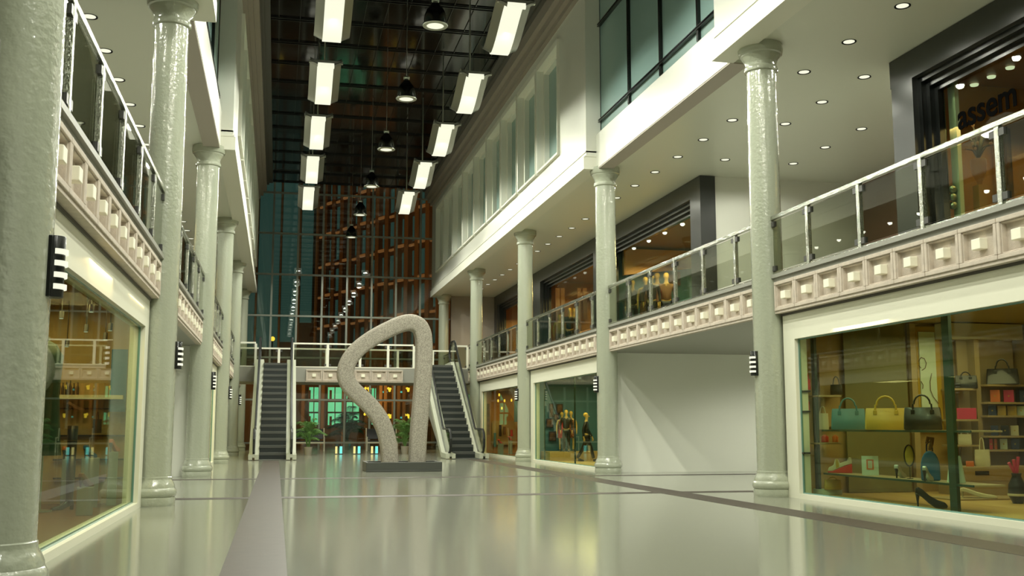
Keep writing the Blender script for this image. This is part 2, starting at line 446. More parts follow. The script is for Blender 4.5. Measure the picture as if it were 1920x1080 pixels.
# ------------------------------------------------------------------ glass railings
cl = new(); box(cl, -.045, .045, -.03, .03, -.045, .045)
clamp_me = D.meshes.new('clamp'); cl.to_mesh(clamp_me); cl.free(); clamp_me.materials.append(M_['clamp'])
def railing(p0, p1, offs, label, grp, metal='chrome', z=3.85, h=1.05, ends=(True, True), pw=.085):
    p0 = Vector(p0); p1 = Vector(p1); L = (p1-p0).length; ang = math.atan2(p1.y-p0.y, p1.x-p0.x)
    t = thing('glass_railing', label, 'railing', (p0.x, p0.y, z), ang, grp)
    obj('top_rail', box(new(), 0, L, -.035, .035, h-.07, h), metal, t, bevel=.006)
    obj('bottom_rail', box(new(), 0, L, -.02, .02, 0, .035), metal, t)
    xs = ([0] if ends[0] else [])+offs+([L] if ends[1] else [])
    for o_ in offs:
        obj('post', box(new(), o_-pw/2, o_+pw/2, -.035, .035, 0, h-.07), metal, t, bevel=.006)
    allx = [0]+offs+[L]
    for a, b2 in zip(allx, allx[1:]):
        if b2-a < .2: continue
        x0 = a+(pw/2+.02 if a else .03); x1 = b2-(pw/2+.02 if b2 < L else .03)
        g = obj('glass_pane', box(new(), x0, x1, -.006, .006, .06, h-.10), 'g_rail', t)
        for cx in (x0+.03, x1-.03):
            for cz in (.11, h-.15):
                c = D.objects.new('clamp', clamp_me); C.objects.link(c); c.parent = g; c.location = (cx, 0, cz)
    return t
for side, X in (('right', 8.50), ('left', mx(8.50))):
    for kk in range(5):
        y1 = YC[kk+1]-.27; L = 9.55-.54
        if kk == 4:
            railing((X, y1, 0), (X, YB1+.1, 0), [1.6], 'hammered steel and glass railing, farthest bay on the %s gallery, beyond the bridge' % side, 'gallery railings')
            railing((X, YB0-.1, 0), (X, y1-L, 0), [], 'short steel and glass railing between bridge and last column, %s gallery' % side, 'gallery railings'); continue
        offs = [1.3+1.6*i for i in range(5)] if kk == 0 else [1.62+1.59*i for i in range(5)]
        railing((X, y1, 0), (X, y1-L, 0), offs, 'hammered steel and glass railing, %s bay on the %s gallery' % (BN[kk], side), 'gallery railings')

# ------------------------------------------------------------------ bridge
struct('floor_bridge', B(mx(8.6), 8.6, YB0, YB1, 3.15, 3.80), 'slab')
frieze((1.20, YB0-.13, 3.19), 0, 6, 'pale sandstone frieze of six coffers on the far bridge', .715)
for a, b2, n_, lab in ((-1.78, -.98, [], 'white glazed railing, short left piece on the far bridge'),
                      (.62, 5.98, [1.52, 2.95, 4.2], 'white glazed railing, wide middle piece on the far bridge'),
                      (7.75, 8.44, [], 'white glazed railing, short right piece on the far bridge')):
    t = railing((a, YB0+.05, 0), (b2, YB0+.05, 0), n_, lab, 'bridge railings', 'whitemetal', 3.80, 1.08, pw=.11)
    for xx in ((0, b2-a)):
        obj('post', box(new(), xx-.05, xx+.05, -.035, .035, 0, 1.01), 'whitemetal', t)
railing((-1.78, YB1-.05, 0), (8.44, YB1-.05, 0), [1.8, 4.0, 5.6, 7.4, 9.1], 'white glazed railing along the back edge of the far bridge', 'bridge railings', 'whitemetal', 3.80, 1.08, pw=.11)

# ------------------------------------------------------------------ downlights
dl = thing('ceiling_downlight', 'x', 'downlight', (0, 0, 0), 0, 'x')
obj('trim_ring', lathe(new(), [(.098, .0), (.125, .0), (.132, -.012), (.132, .02), (.098, .02)], 28, cap=False), 'blackmatt', dl, smooth=True)
obj('lens', lathe(new(), [(.001, -.006), (.10, -.004), (.10, .015), (.001, .015)], 28), 'glow', dl)
used = False
def downlight(x, y, lab, grp, power=26):
    global used
    if not used:
        o = dl; used = True; o.location = (x, y, ZC); o['label'] = lab
    else: o = dup(dl, (x, y, ZC), 0, lab)
    o['group'] = grp; o.scale = (1, 1, 1)
    light('downlight_lamp', 'SPOT', (x, y, ZC-.03), power, rad=.07, angle=math.radians(165), blend=.35)
P_DL = 75
for side, f in (('right', lambda x: x), ('left', mx)):
    i = 0
    for q in range(25):
        y = 13.43+1.703*q if q > 0 else 11.7
        if y > 54: break
        downlight(f(9.97), y, 'round ceiling downlight, %s from the camera in the inner row over the %s gallery' % (nth(i), side), 'inner row of downlights, %s gallery' % side, P_DL); i += 1
    for q in range(5):
        downlight(f(11.29), 18.55+1.703*q, 'round ceiling downlight, %s from the camera in the short middle row, %s recess' % (nth(q), side), 'middle row of downlights, %s recess' % side, P_DL)
    for q in range(5):
        downlight(f(13.23), 18.55+1.703*q, 'round ceiling downlight, %s from the camera in the deepest row, %s recess' % (nth(q), side), 'deepest row of downlights, %s recess' % side, P_DL)
    for q, (x, y) in enumerate(((13.7, 19.2), (13.7, 21.4), (13.7, 23.6), (15.2, 20.3), (15.2, 22.5))):  # unseen downlights added to brighten the white recess walls
        o = dup(dl, (f(x), y, ZS0-.002), 0, 'added round downlight out of view under the gallery in the ground floor recess, %s one, %s side' % (ORD[q], side)); o['group'] = 'added downlights of the ground floor recess, %s side' % side
        light('downlight_lamp', 'SPOT', (f(x), y, ZS0-.035), 210, rad=.07, angle=math.radians(165), blend=.35)

# ------------------------------------------------------------------ curved panel pendants
PROF = [(.02, -.16), (-.04, -.08), (-.03, .02), (.08, .09), (.28, .10), (.55, .0), (.9, -.18), (1.3, -.40), (1.7, -.60), (2.05, -.74), (2.3, -.80), (2.5, -.79), (2.62, -.72), (2.68, -.60)]
PROF = [(y_*.80, z_*.68) for y_, z_ in PROF]
def sheet(x0, x1, dz0, dz1, off=0, th=.012):
    bm = new()
    top = [(bm.verts.new((x0, y, z+dz0+off)), bm.verts.new((x1, y, z+dz1+off))) for y, z in PROF]
    bot = [(bm.verts.new((x0, y, z+dz0+off+th)), bm.verts.new((x1, y, z+dz1+off+th))) for y, z in PROF]
    for r in (top, bot):
        for a, b2 in zip(r, r[1:]): bm.faces.new((a[0], a[1], b2[1], b2[0]))
    for s in (0, 1):
        for i in range(len(PROF)-1): bm.faces.new((top[i][s], top[i+1][s], bot[i+1][s], bot[i][s]))
    for i in (0, -1): bm.faces.new((top[i][0], top[i][1], bot[i][1], bot[i][0]))
    return bm
pl = thing('curved_pendant_light', 'x', 'pendant light', (5.235, 23.35, 11.08), 0, 'x')
obj('reflector_wing', sheet(-.43, -.22, .10, .0), 'wing', pl, smooth=True)
obj('reflector_wing', sheet(.22, .43, .0, .10), 'wing', pl, smooth=True)
obj('light_strip', sheet(-.225, .225, 0, 0, -.03, .04), 'glow', pl, smooth=True)
obj('end_bar', B(-.455, .455, -.03, .07, .0, .07), 'steel', pl)
obj('hanging_rod', tube(new(), [(0, 1.05, -.14), (0, 1.05, 2.85)], .022), 'steel', pl, smooth=True)
light('panel_lamp', 'SPOT', (0, 1.05, -.36), 1, rad=.18, angle=math.radians(172), blend=.25, parent=pl).data.energy = 500
pfirst = True
for side, X in (('right', 5.235), ('left', 1.05)):
    for i in range(5):
        lab = 'S-curved hanging light panel with glowing strip, %s from the camera in the %s row' % (ORD[i], side)
        if pfirst: o = pl; o['label'] = lab; pfirst = False
        else: o = dup(pl, (X, 23.35+5.2*i, 11.08), 0, lab)
        o['group'] = 'curved light panels hanging in two rows'
    # a pair out of sight above the camera, lighting the near floor
    for i in (-1, -2, -3, -4, -5):
        o = dup(pl, (X, 23.35+5.2*i, 11.08), 0, 'S-curved hanging light panel out of view above the camera, %s row, %s' % (side, ORD[-i-1]))

# ------------------------------------------------------------------ bell pendants
bp_ = thing('bell_pendant_lamp', 'x', 'pendant lamp', (3.33, 23.45, 10.40), 0, 'x')
obj('lamp_shade', lathe(new(), [(.245, .0), (.285, .0), (.292, .02), (.285, .05), (.262, .06), (.262, .16), (.25, .25), (.21, .36), (.145, .46), (.085, .53), (.06, .58), (.0, .585)], 36, cap=False), 'blackchrome', bp_, smooth=True)
obj('rim_ring', lathe(new(), [(.20, -.012), (.285, -.012), (.295, .005), (.285, .02), (.20, .02)], 36, cap=False), 'steel', bp_, smooth=True)
obj('lens', lathe(new(), [(.001, .0), (.20, -.004), (.20, .02), (.001, .02)], 32), 'glow', bp_)
obj('top_cap', lathe(new(), [(.05, .57), (.085, .58), (.09, .60), (.06, .615), (.09, .63), (.085, .65), (.02, .66), (.0, .66)], 24), 'steel', bp_, smooth=True)
obj('cable', tube(new(), [(0, 0, .65), (0, 0, 3.55)], .009, 6), 'steel', bp_)
light('pendant_lamp', 'SPOT', (0, 0, -.05), 800, rad=.10, angle=math.radians(150), blend=.2, parent=bp_)
for i in range(6):
    lab = 'black bell-shaped pendant lamp on a long cable, %s from the camera' % ORD[i]
    if i == 0: o = bp_; o['label'] = lab
    else: o = dup(bp_, (3.33, 23.45+5.68*i, 10.40), 0, lab)
    o['group'] = 'bell pendant lamps down the middle of the hall'
dup(bp_, (3.33, 17.77, 10.40), 0, 'black bell-shaped pendant lamp above the camera')
for q, y in enumerate((12.09, 6.41, .73)): dup(bp_, (3.33, y, 10.40), 0, 'black bell-shaped pendant lamp out of view, %s above or behind the camera' % ORD[q+1])

# ------------------------------------------------------------------ wall sconces on the columns
sn = thing('column_sconce', 'x', 'wall lamp', (0, 0, 0), 0, 'x')          # faces +X
obj('back_plate', B(-.02, .06, -.085, .085, 0, .43), 'black', sn, bevel=.008)
obj('lamp_body', lathe(new(), [(.072, 0), (.075, .005), (.075, .425), (.072, .43)], 20, .055, 0, -PI/2, PI/2), 'black', sn, smooth=True)
gr = None
for i in range(4):
    if gr is None:
        bm = new()
        A = [(-75+150*j/14)*PI/180 for j in range(15)]
        lo = [[bm.verts.new((.055+r*math.cos(a), r*math.sin(a), z)) for a in A] for r, z in ((.07, 0), (.094, 0), (.094, .036), (.07, .036))]
        for r0, r1 in zip(lo, lo[1:]+lo[:1]):
            for j in range(14): bm.faces.new((r0[j], r0[j+1], r1[j+1], r1[j]))
        bm.faces.new([r[0] for r in lo]); bm.faces.new([r[-1] for r in lo][::-1])
        gr = obj('glow_ring', bm, 'glow', sn)
    g = gr if i == 0 else dup(gr, parent=sn)
    g.location = (0, 0, .055+.082*i)
ZSC = 2.09
sfirst = True
for side, X, rz, ks in (('left', XL+.235, 0, [0, 1, 2, 3, 4]), ('right', XR-.235, PI, [1, 2, 3])):
    for kk in ks:
        idx = kk if side == 'left' else kk-1
        lab = 'black sconce with four glowing rings on the %s column of the %s side' % (['nearest', 'second', 'third', 'fourth', 'fifth'][idx], side)
        if sfirst: o = sn; o['label'] = lab; o.location = (X, YC[kk], ZSC); sfirst = False
        else: o = dup(sn, (X, YC[kk], ZSC), rz, lab)
        o['group'] = 'ringed sconces on the columns'

# ------------------------------------------------------------------ sculpture
sct = thing('loop_sculpture', 'tall speckled stone loop sculpture bent like an open ribbon, standing on a dark tray plinth', 'sculpture', (3.4, 29.45, 0))
bm = new()
x0, x1, y0, y1 = -1.04, 1.0, -.65, .65
box(bm, x0, x1, y0, y1, 0, .05)
for a in ((x0, x1, y0, y0+.07), (x0, x1, y1-.07, y1), (x0, x0+.07, y0+.07, y1-.07), (x1-.07, x1, y0+.07, y1-.07)): box(bm, *a, .05, .25)
box(bm, x0+.07, x1-.07, y0+.07, y1-.07, .05, .14)
obj('plinth', bm, 'plinth', sct, bevel=.01)
CL = [(3.05, .10), (3.03, .55), (2.91, 1.08), (2.70, 1.50), (2.43, 1.82), (2.12, 2.10), (1.90, 2.34), (1.80, 2.63), (1.88, 2.97), (2.12, 3.3), (2.50, 3.60), (2.93, 3.85), (3.3, 4.02), (3.58, 4.07), (3.80, 3.98), (3.92, 3.75), (3.955, 3.40), (3.95, 2.87), (3.90, 2.0), (3.83, 1.02), (3.79, .10)]
def catmull(P, n=5):
    out = []
    for i in range(len(P)-1):
        p0, p1, p2, p3 = P[max(i-1, 0)], P[i], P[i+1], P[min(i+2, len(P)-1)]
        for j in range(n):
            t = j/n; out.append(tuple(.5*((2*b)+(-a+c)*t+(2*a-5*b+4*c-d)*t*t+(-a+3*b-3*c+d)*t**3) for a, b, c, d in zip(p0, p1, p2, p3)))
    return out+[P[-1]]
cl_ = catmull(CL, 4)
bm = new(); rings = []
sec = []
for (cx, cz) in ((1, 1), (-1, 1), (-1, -1), (1, -1)):       # rounded square section
    for j in range(4):
        a = math.atan2(cz, cx)-PI/4+j*PI/6
        sec.append((cx*.14+.085*math.cos(a), cz*.16+.085*math.sin(a)))
for i, p in enumerate(cl_):
    a = Vector((*cl_[min(i+1, len(cl_)-1)],)); c_ = Vector((*cl_[max(i-1, 0)],)); t = (a-c_).normalized(); nn = Vector((t.y, -t.x))
    rings.append([bm.verts.new((p[0]-3.4+nn.x*u, v, p[1]+nn.y*u)) for u, v in sec])
for r0, r1 in zip(rings, rings[1:]):
    for j in range(len(sec)): bm.faces.new((r0[j], r0[(j+1) % len(sec)], r1[(j+1) % len(sec)], r1[j]))
bm.faces.new(rings[0]); bm.faces.new(rings[-1][::-1])
obj('stone_loop', bm, 'stone', sct, smooth=True)

# ------------------------------------------------------------------ escalators
def escalator(cx, label, hw=.48):
    t = thing('escalator', label, 'escalator', (cx, 40.2, 0), 0, 'escalators up to the far bridge')
    run, rise, n = 5.8, 3.84, 15
    dy, dz = run/n, rise/n
    def zl(y): return min(max(y/run*rise, 0), rise)
    for i in range(n):
        s = obj('step', B(-hw, hw, i*dy, (i+1)*dy+.02, (i+1)*dz-.10, (i+1)*dz), 'step', t, bevel=.006)
        obj('riser', B(-hw, hw, i*dy+.015, i*dy+.05, i*dz, (i+1)*dz-.10), 'riser', s)
    obj('comb_plate', B(-hw, hw, -.95, 0, 0, .02), 'step', t)
    obj('comb_plate', B(-hw, hw, run, 7.72, 3.72, rise-.005), 'step', t)
    for s in (-1, 1):
        a0, a1 = s*hw, s*(hw+.14)
        line = [(-.9, .20), (.25, .24), (run+.25, rise+.18), (7.7, rise+.16)]
        poly = line+[(7.7, rise+.02), (run+.35, rise+.02), (.35, .05), (-.9, .02)]
        obj('deck_board', prism(new(), poly, 'X', min(a0, a1), max(a0, a1)), 'deck', t)
        b0, b1 = s*(hw+.22), s*(hw+.36)
        obj('deck_board', prism(new(), poly, 'X', min(b0, b1), max(b0, b1)), 'deck', t)
        obj('side_cladding', prism(new(), [(-.85, 0), (.1, 0), (run+.9, rise-.95), (7.65, rise-.75), (7.65, rise+.05), (run+.3, rise+.06), (.3, .12), (-.85, .08)], 'X', min(s*(hw+.30), s*(hw+.35)), max(s*(hw+.30), s*(hw+.35))), 'slab', t)
        obj('rail_track', prism(new(), [(y, z+.012) for y, z in line]+[(y, z-.1) for y, z in line[::-1]], 'X', min(a1, b0), max(a1, b0)), 'steel', t)
        xr = s*(hw+.18)
        # glass balustrade and handrail
        H = [(-.50, .22), (-.74, .30), (-.88, .50), (-.90, .75), (-.80, .98), (-.62, 1.09), (-.3, 1.11), (.9, 1.11), (1.15, 1.2), (run+.15, rise+1.0), (run+.45, rise+1.12), (6.9, rise+1.13), (7.25, rise+1.05), (7.45, rise+.85), (7.48, rise+.6), (7.38, rise+.38), (7.15, rise+.24)]
        obj('glass_balustrade', prism(new(), [(y*.985+.02, z-.02) for y, z in H]+[(7.0, rise+.17), (run+.25, rise+.18), (.25, .24), (-.4, .22)], 'X', xr-.006, xr+.006), 'g_rail', t)
        obj('handrail', sweep_rect(new(), [(xr, y, z) for y, z in H], (1, 0, 0), .085, .06), 'blackmatt', t, bevel=.015)
    return t
escalator(-.11, 'left escalator with dark steps and cream decks rising to the far bridge')
escalator(6.95, 'right escalator with dark steps and cream decks beside the sculpture', .45)

# ------------------------------------------------------------------ palms
def frond(L, droop, nl, wid, bend):
    bm = new(); pts = []
    for i in range(13):
        t = i/12; pts.append(Vector((L*.72*t*(.35+.65*t**.6)*math.sin(bend), 0, L*1.75*(t-droop*t*t)*math.cos(bend*.75))))
    tube(bm, pts, [.012*(1-.8*i/12) for i in range(13)], 5)
    for i in range(nl):
        t = .28+.72*i/(nl-1); k_ = t*12; j = min(int(k_), 11); p = pts[j].lerp(pts[j+1], k_-j)
        d = (pts[j+1]-pts[j]).normalized(); ll = wid*math.sin(PI*min(1, .25+.75*(t-.28)/.72))+.05
        for s in (-1, 1):
            q = p+Vector((0, s, 0))*ll*.72+d*ll*.55-Vector((0, 0, 1))*ll*.42
            m1 = p.lerp(q, .45)+Vector((0, 0, .03)); w = d*.011
            f = [bm.verts.new(v_) for v_ in (p-w*.4, m1-w, q, m1+w, p+w*.4)]
            bm.faces.new(f)
    return bm
frond_me = {}
def palm(loc, H, label, leaf='leaf', grp='potted palms near the end glazing', n=24, pot=.17, seed=1):
    rnd = random.Random(seed)
    t = thing('potted_palm', label, 'plant', loc, 0, grp)
    obj('pot', lathe(new(), [(pot*.78, 0), (pot*.8, .01), (pot, .30), (pot*1.03, .31), (pot*1.03, .34), (pot*.9, .34), (pot*.88, .28)], 24), 'pot', t, smooth=True)
    obj('soil', lathe(new(), [(.001, .29), (pot*.89, .29), (pot*.89, .27), (.001, .27)], 20), 'soil', t)
    bm = new()
    for i in range(5):
        a = i*2*PI/5; tube(bm, [(.03*math.cos(a), .03*math.sin(a), .28), (.07*math.cos(a), .07*math.sin(a), .28+H*.3)], [.018, .012], 6)
    obj('stem', bm, leaf, t)
    for i in range(n):
        v_ = i % 5
        if (v_, leaf) not in frond_me:
            o = obj('frond', frond(1.0, .58+.07*v_, 16, .30, .30+.25*v_), leaf, t); frond_me[(v_, leaf)] = o.data
        else:
            o = D.objects.new('frond', frond_me[(v_, leaf)]); C.objects.link(o); o.parent = t
        a = i*2.4+rnd.random()*.4; s = H*(.62+.28*rnd.random())
        o.location = (.06*math.cos(a), .06*math.sin(a), .32+H*.42*rnd.random()); o.rotation_euler = (0, 0, a); o.scale = (s, s, s)
    return t
palm((1.34, 46.3, 0), 1.28, 'green potted palm in a beige pot just right of the left escalator', seed=3)
palm((5.55, 47.3, 0), 1.35, 'green potted palm in a beige pot seen through the sculpture legs', seed=5)
palm((3.65, 57.3, 0), 2.0, 'dark potted palm standing outside the end glazing', 'leafdark', 'palm outside', 30, .22, seed=8)

# ------------------------------------------------------------------ benches
def bench(cx, label):
    t = thing('waiting_bench', label, 'bench', (cx, 53.2, 0), 0, 'waiting benches by the end glazing')
    w = .74
    for s in (-1, 1):
        obj('leg', tube(tube(new(), [(s*w, -.28, 0), (s*w, -.28, .44), (s*w, -.28, .68), (s*w, .22, .68)], .028), [(s*w, .30, 0), (s*w, .26, .44), (s*w, .38, 1.12)], .028), 'whitemetal', t)
    obj('seat_rail', box(box(new(), -w-.03, w+.03, -.32, -.26, .38, .46), -w-.03, w+.03, .22, .28, .38, .46), 'whitemetal', t)
    obj('seat', B(-w+.04, w-.04, -.27, .24, .45, .52), 'blackmatt', t, bevel=.02)
    bm = new(); box(bm, -w+.04, w-.04, 0, .05, 0, .52); bmesh.ops.rotate(bm, verts=bm.verts, matrix=Matrix.Rotation(math.radians(-12), 3, 'X')); bmesh.ops.translate(bm, vec=(0, .24, .58), verts=bm.verts)
    obj('backrest', bm, 'blackmatt', t, bevel=.015)
bench(1.55, 'white-framed dark bench behind the left potted palm')
bench(5.10, 'white-framed dark bench half hidden by the sculpture')

# ------------------------------------------------------------------ shop boxes
def shop_ground(side, kk, num, wallm, floorm, ceilm='brown', lightcol=(1, .72, .36), power=60, depth=12.6, lights=None):
    f = (lambda x: x) if side == 'right' else mx
    y0, y1 = YC[kk], YC[kk+1]
    def bx_(bm, x0, x1, *a): return box(bm, f(x0), f(x1), *a)
    bm = new()
    bx_(bm, 8.62, 8.84, y0+.30, y1-.31, 2.69, 3.12)
    bx_(bm, 8.62, 8.84, y1-.72, y1-.31, 0, 2.69); bx_(bm, 8.62, 8.84, y0+.30, y0+.72, 0, 2.69)
    bx_(bm, 8.62, 8.84, y0+.72, y1-.72, 0, .085)
    w = struct('window_%d' % num, bm, 'shopframe')
    obj('glass_pane', bx_(new(), 8.70, 8.712, y0+.72, y1-.72, .085, 2.69), 'g_shop', w)
    e = new()
    for a in ((y0+.72, y0+.735, .085, 2.69), (y1-.735, y1-.72, .085, 2.69), (y0+.745, y1-.745, .085, .105), (y0+.745, y1-.745, 2.67, 2.69)): bx_(e, 8.685, 8.72, *a)
    obj('pane_edge', e, 'tealedge', w)
    struct('trim_%d' % (num+40), bx_(new(), 8.60, 8.9, y0+.29, y1-.29, 3.12, 3.158), 'darkledge')
    struct('wall_%s_shop_%d' % (side, kk), bx_(bx_(bx_(new(), 8.84, depth, y1-.30, y1-.15, 0, 3.14), depth, depth+.1, y0+.45, y1-.15, 0, 3.14), 8.84, depth, y0+.45, y0+.6, 0, 3.14), wallm)
    struct('floor_%s_shop_%d' % (side, kk), bx_(new(), 8.84, depth, y0+.4, y1-.3, 0, .06), floorm)
    struct('ceiling_%s_shop_%d' % (side, kk), bx_(new(), 8.84, depth, y0+.4, y1-.3, 3.05, 3.14), ceilm)
    for (x, y, z) in (lights or [(10.2, y1-2.2, 2.8), (10.6, y0+3, 2.8)]):
        area('shop_lamp', (f(x), y, min(z, 2.95)), power*3.2, lightcol, 2.2, 1.6)
    return w
shop_ground('right', 0, 50, 'ochre', 'sand', 'wood', (1, .84, .45), 11, 13.2, [(9.4, 14.6, 2.75), (11.3, 15.6, 2.8), (10.0, 12.0, 2.8)])
shop_ground('right', 2, 51, 'tealwall', 'sand', 'brown', (1, .80, .40), 24, 12.6, [(9.9, 34.0, 2.7), (9.8, 31.5, 2.8)])
shop_ground('right', 3, 52, 'amber', 'brown', 'brown', (1, .6, .22), 24, 12.6, [(9.9, 43.6, 2.7), (9.8, 41, 2.8)])
shop_ground('right', 4, 53, 'amber', 'brown', 'brown', (1, .6, .22), 40)
shop_ground('left', 0, 54, 'ochre', 'brown', 'brown', (1, .72, .32), 22, 12.6, [(9.7, 15.6, 2.95), (9.6, 12.5, 2.95)])
shop_ground('left', 2, 55, 'ochre', 'sand', 'brown', (1, .75, .4), 40)
shop_ground('left', 3, 56, 'ochre', 'sand', 'brown', (1, .75, .4), 40)
shop_ground('left', 4, 57, 'ochre', 'sand', 'brown', (1, .75, .4), 40)

def shop_upper(side, kk, num, wallm, floorm, power=40, col=(1, .62, .25), shift=0.0, lights=None, ceilm='brown'):
    f = (lambda x: x) if side == 'right' else mx
    y0, y1 = YC[kk], YC[kk+1]
    ya, yb = y0+.90, y1-.45
    a_, b2 = y0+.05-(.0), y1+.1
    if kk == 0: b2 = 17.68
    if kk == 2: a_ = 27.12
    if kk == 4: b2 = 55.9
    def bx_(bm, x0, x1, *a): return box(bm, f(x0), f(x1), *a)
    bm = new()
    bx_(bm, 11.3, 11.75, a_, b2, 7.6, ZC-.01)
    bx_(bm, 11.3, 11.75, yb, b2-.03, ZS1, 7.6); bx_(bm, 11.3, 11.75, a_, ya, ZS1, 7.6)
    w = struct('window_%d' % num, bm, 'charcoal')
    e = new()
    for i, (xx, dd) in enumerate(((11.42, .10), (11.52, .2), (11.62, .30))):
        bx_(e, xx, xx+.12, yb-dd, yb, ZS1, 7.6-dd); bx_(e, xx, xx+.12, ya, ya+dd, ZS1, 7.6-dd); bx_(e, xx, xx+.12, ya, yb, 7.6-dd, 7.6)
    obj('stepped_frame', e, 'black', w)
    obj('glass_pane', bx_(new(), 11.70, 11.712, ya+.3, yb-.3, ZS1, 7.3), 'g_shop', w)
    struct('wall_%s_upper_shop_%d' % (side, kk), bx_(bx_(new(), 11.75, 15.6, y1-.25 if kk not in (0,) else 17.3, y1-.1 if kk else 17.49, ZS1, ZC), 15.6, 15.7, y0+.5, y1-.1, ZS1, ZC), wallm)
    struct('floor_%s_upper_shop_%d' % (side, kk), bx_(new(), 11.75, 15.6, y0+.5, y1-.3, ZS1, ZS1+.03), floorm)
    struct('ceiling_%s_upper_shop_%d' % (side, kk), bx_(new(), 11.75, 15.6, y0+.5, y1-.3, 7.6, 7.7), ceilm)
    for (x, y, z) in (lights or [(13.3, y1-2.2, 6.9), (13.3, y0+3, 6.9)]):
        area('shop_lamp', (f(x), y, z), power*3.2, col, 2.2, 1.6)
    return w
shop_upper('right', 0, 60, 'amber', 'brown', 15, lights=[(12.9, 16.0, 6.6), (12.6, 14.2, 5.6)])
shop_upper('right', 2, 61, 'tealwall', 'sand', 60, (1, .7, .35))
shop_upper('right', 3, 62, 'amber', 'brown', 55)
shop_upper('right', 4, 63, 'amber', 'brown', 70)
shop_upper('left', 0, 64, 'amber', 'brown', 3)
shop_upper('left', 2, 65, 'amber', 'brown', 20)
shop_upper('left', 3, 66, 'amber', 'brown', 20)
shop_upper('left', 4, 67, 'amber', 'brown', 20)

# ------------------------------------------------------------------ display goods
def face(P): return -math.atan2(P.x, P.y)
def fit(pl_, pr_, pt, pb, ax, v):
    P = at((pl_+pr_)/2, pb, ax, v); d = (P-O).dot(FW)
    return P, (pr_-pl_)*d/F_PX, (pb-pt)*d/F_PX
def handbag(P, w, h, m_, label, grp=None, rz=None, frac=.62, arch=.5, dep=.4, name='handbag', cat='handbag'):
    """h counts the handles; frac is the share of the body"""
    t = thing(name, label, cat, P, face(P) if rz is None else rz, grp)
    hb = h*frac; d = w*dep*.5
    bm = new()
    lv = [(0, .47, 1), (.04, .5, 1.05), (.5, .49, .8), (.95, .465, .42), (1, .45, .36)]
    rg = []
    for z, sx, sy_ in lv:
        r_ = []
        for cx, cy2 in ((1, 1), (-1, 1), (-1, -1), (1, -1)):
            for j in range(3):
                a = math.atan2(cy2, cx)-PI/4+j*PI/4
                r_.append(bm.verts.new((cx*(w*sx-.03)+.03*math.cos(a), cy2*max(d*sy_-.03, .005)+.03*math.sin(a), z*hb)))
        rg.append(r_)
    for r0, r1 in zip(rg, rg[1:]):
        for j in range(12): bm.faces.new((r0[j], r0[(j+1) % 12], r1[(j+1) % 12], r1[j]))
    bm.faces.new(rg[0][::-1]); bm.faces.new(rg[-1])
    b0 = obj('bag_body', bm, m_, t, smooth=True)
    hh = h-hb*.8
    for s in (-1, 1):
        pts = [(-w*arch*.5, s*d*.45, hb*.80), (-w*arch*.47, s*d*.45, hb+hh*.2)]+[(-w*arch*.42*math.cos(a), s*d*.42, hb*.8+hh*(.45+.53*math.sin(a))) for a in [PI*k_/8 for k_ in range(9)]]+[(w*arch*.47, s*d*.45, hb+hh*.2), (w*arch*.5, s*d*.45, hb*.80)]
        obj('handle', tube(new(), pts, max(.009, w*.024), 8), m_, t, smooth=True)
    bm = new()
    for s in (-1, 1): box(bm, s*w*arch*.5-.028, s*w*arch*.5+.028, -d*.72, -d*.60, hb*.70, hb*.90)
    obj('handle_tab', bm, m_, t, bevel=.004)
    return t
def boxy(name, cat, P, w, h, d, m_, label, grp=None, rz=None, bevel=.006, extra=None):
    t = thing(name, label, cat, P, face(P) if rz is None else rz, grp)
    obj('body', B(-w/2, w/2, 0, d, 0, h), m_, t, bevel=bevel)
    if extra: extra(t, w, h, d)
    return t
def shoe(P, L, m_, label, rz, heel=.09, grp=None, m2='dk'):
    t = thing('shoe', label, 'shoe', P, rz, grp)
    prof = [(-.5, 1.0), (-.48, 1.35), (-.40, 1.45), (-.25, 1.25), (-.05, .85), (.2, .55), (.42, .40), (.5, .18), (.47, .02), (.3, 0), (.1, .04), (-.1, .35), (-.3, .75), (-.45, .95)]
    poly = [(a*L, z*heel) for a, z in prof]
    obj('upper', prism(new(), poly, 'Y', -L*.16, L*.16), m_, t, bevel=.012)
    obj('heel', lathe(new(), [(.012, 0), (.014, heel*.4), (.03, heel*1.02)], 8, -L*.43, 0), m2, t)
    return t
def boot(P, H, m_, label, rz=0):
    t = thing('tall_boot', label, 'boot', P, rz)
    obj('shaft', lathe(new(), [(.05, .06), (.048, .12), (.062, H*.45), (.058, H*.6), (.072, H-.01), (.066, H)], 16), m_, t, smooth=True)
    obj('foot', prism(new(), [(-.06, .07), (-.05, .13), (.05, .12), (.12, .06), (.22, .04), (.24, .01), (.2, 0), (.09, .005), (0, .05)], 'Y', -.04, .04), m_, t, bevel=.012)
    obj('heel', B(-.055, -.02, -.025, .025, 0, .07), m_, t)
    return t
def board(name, label, cat, pl_, pr_, ptop, Y, depth, th, m_):
    a = at(pl_, ptop, 'Y', Y); b2 = at(pr_, ptop, 'Y', Y)
    z = (a.z+b2.z)/2
    return tag(obj(name, B(a.x, b2.x, Y, Y+depth, z-th, z), m_, bevel=.004), label, cat), z

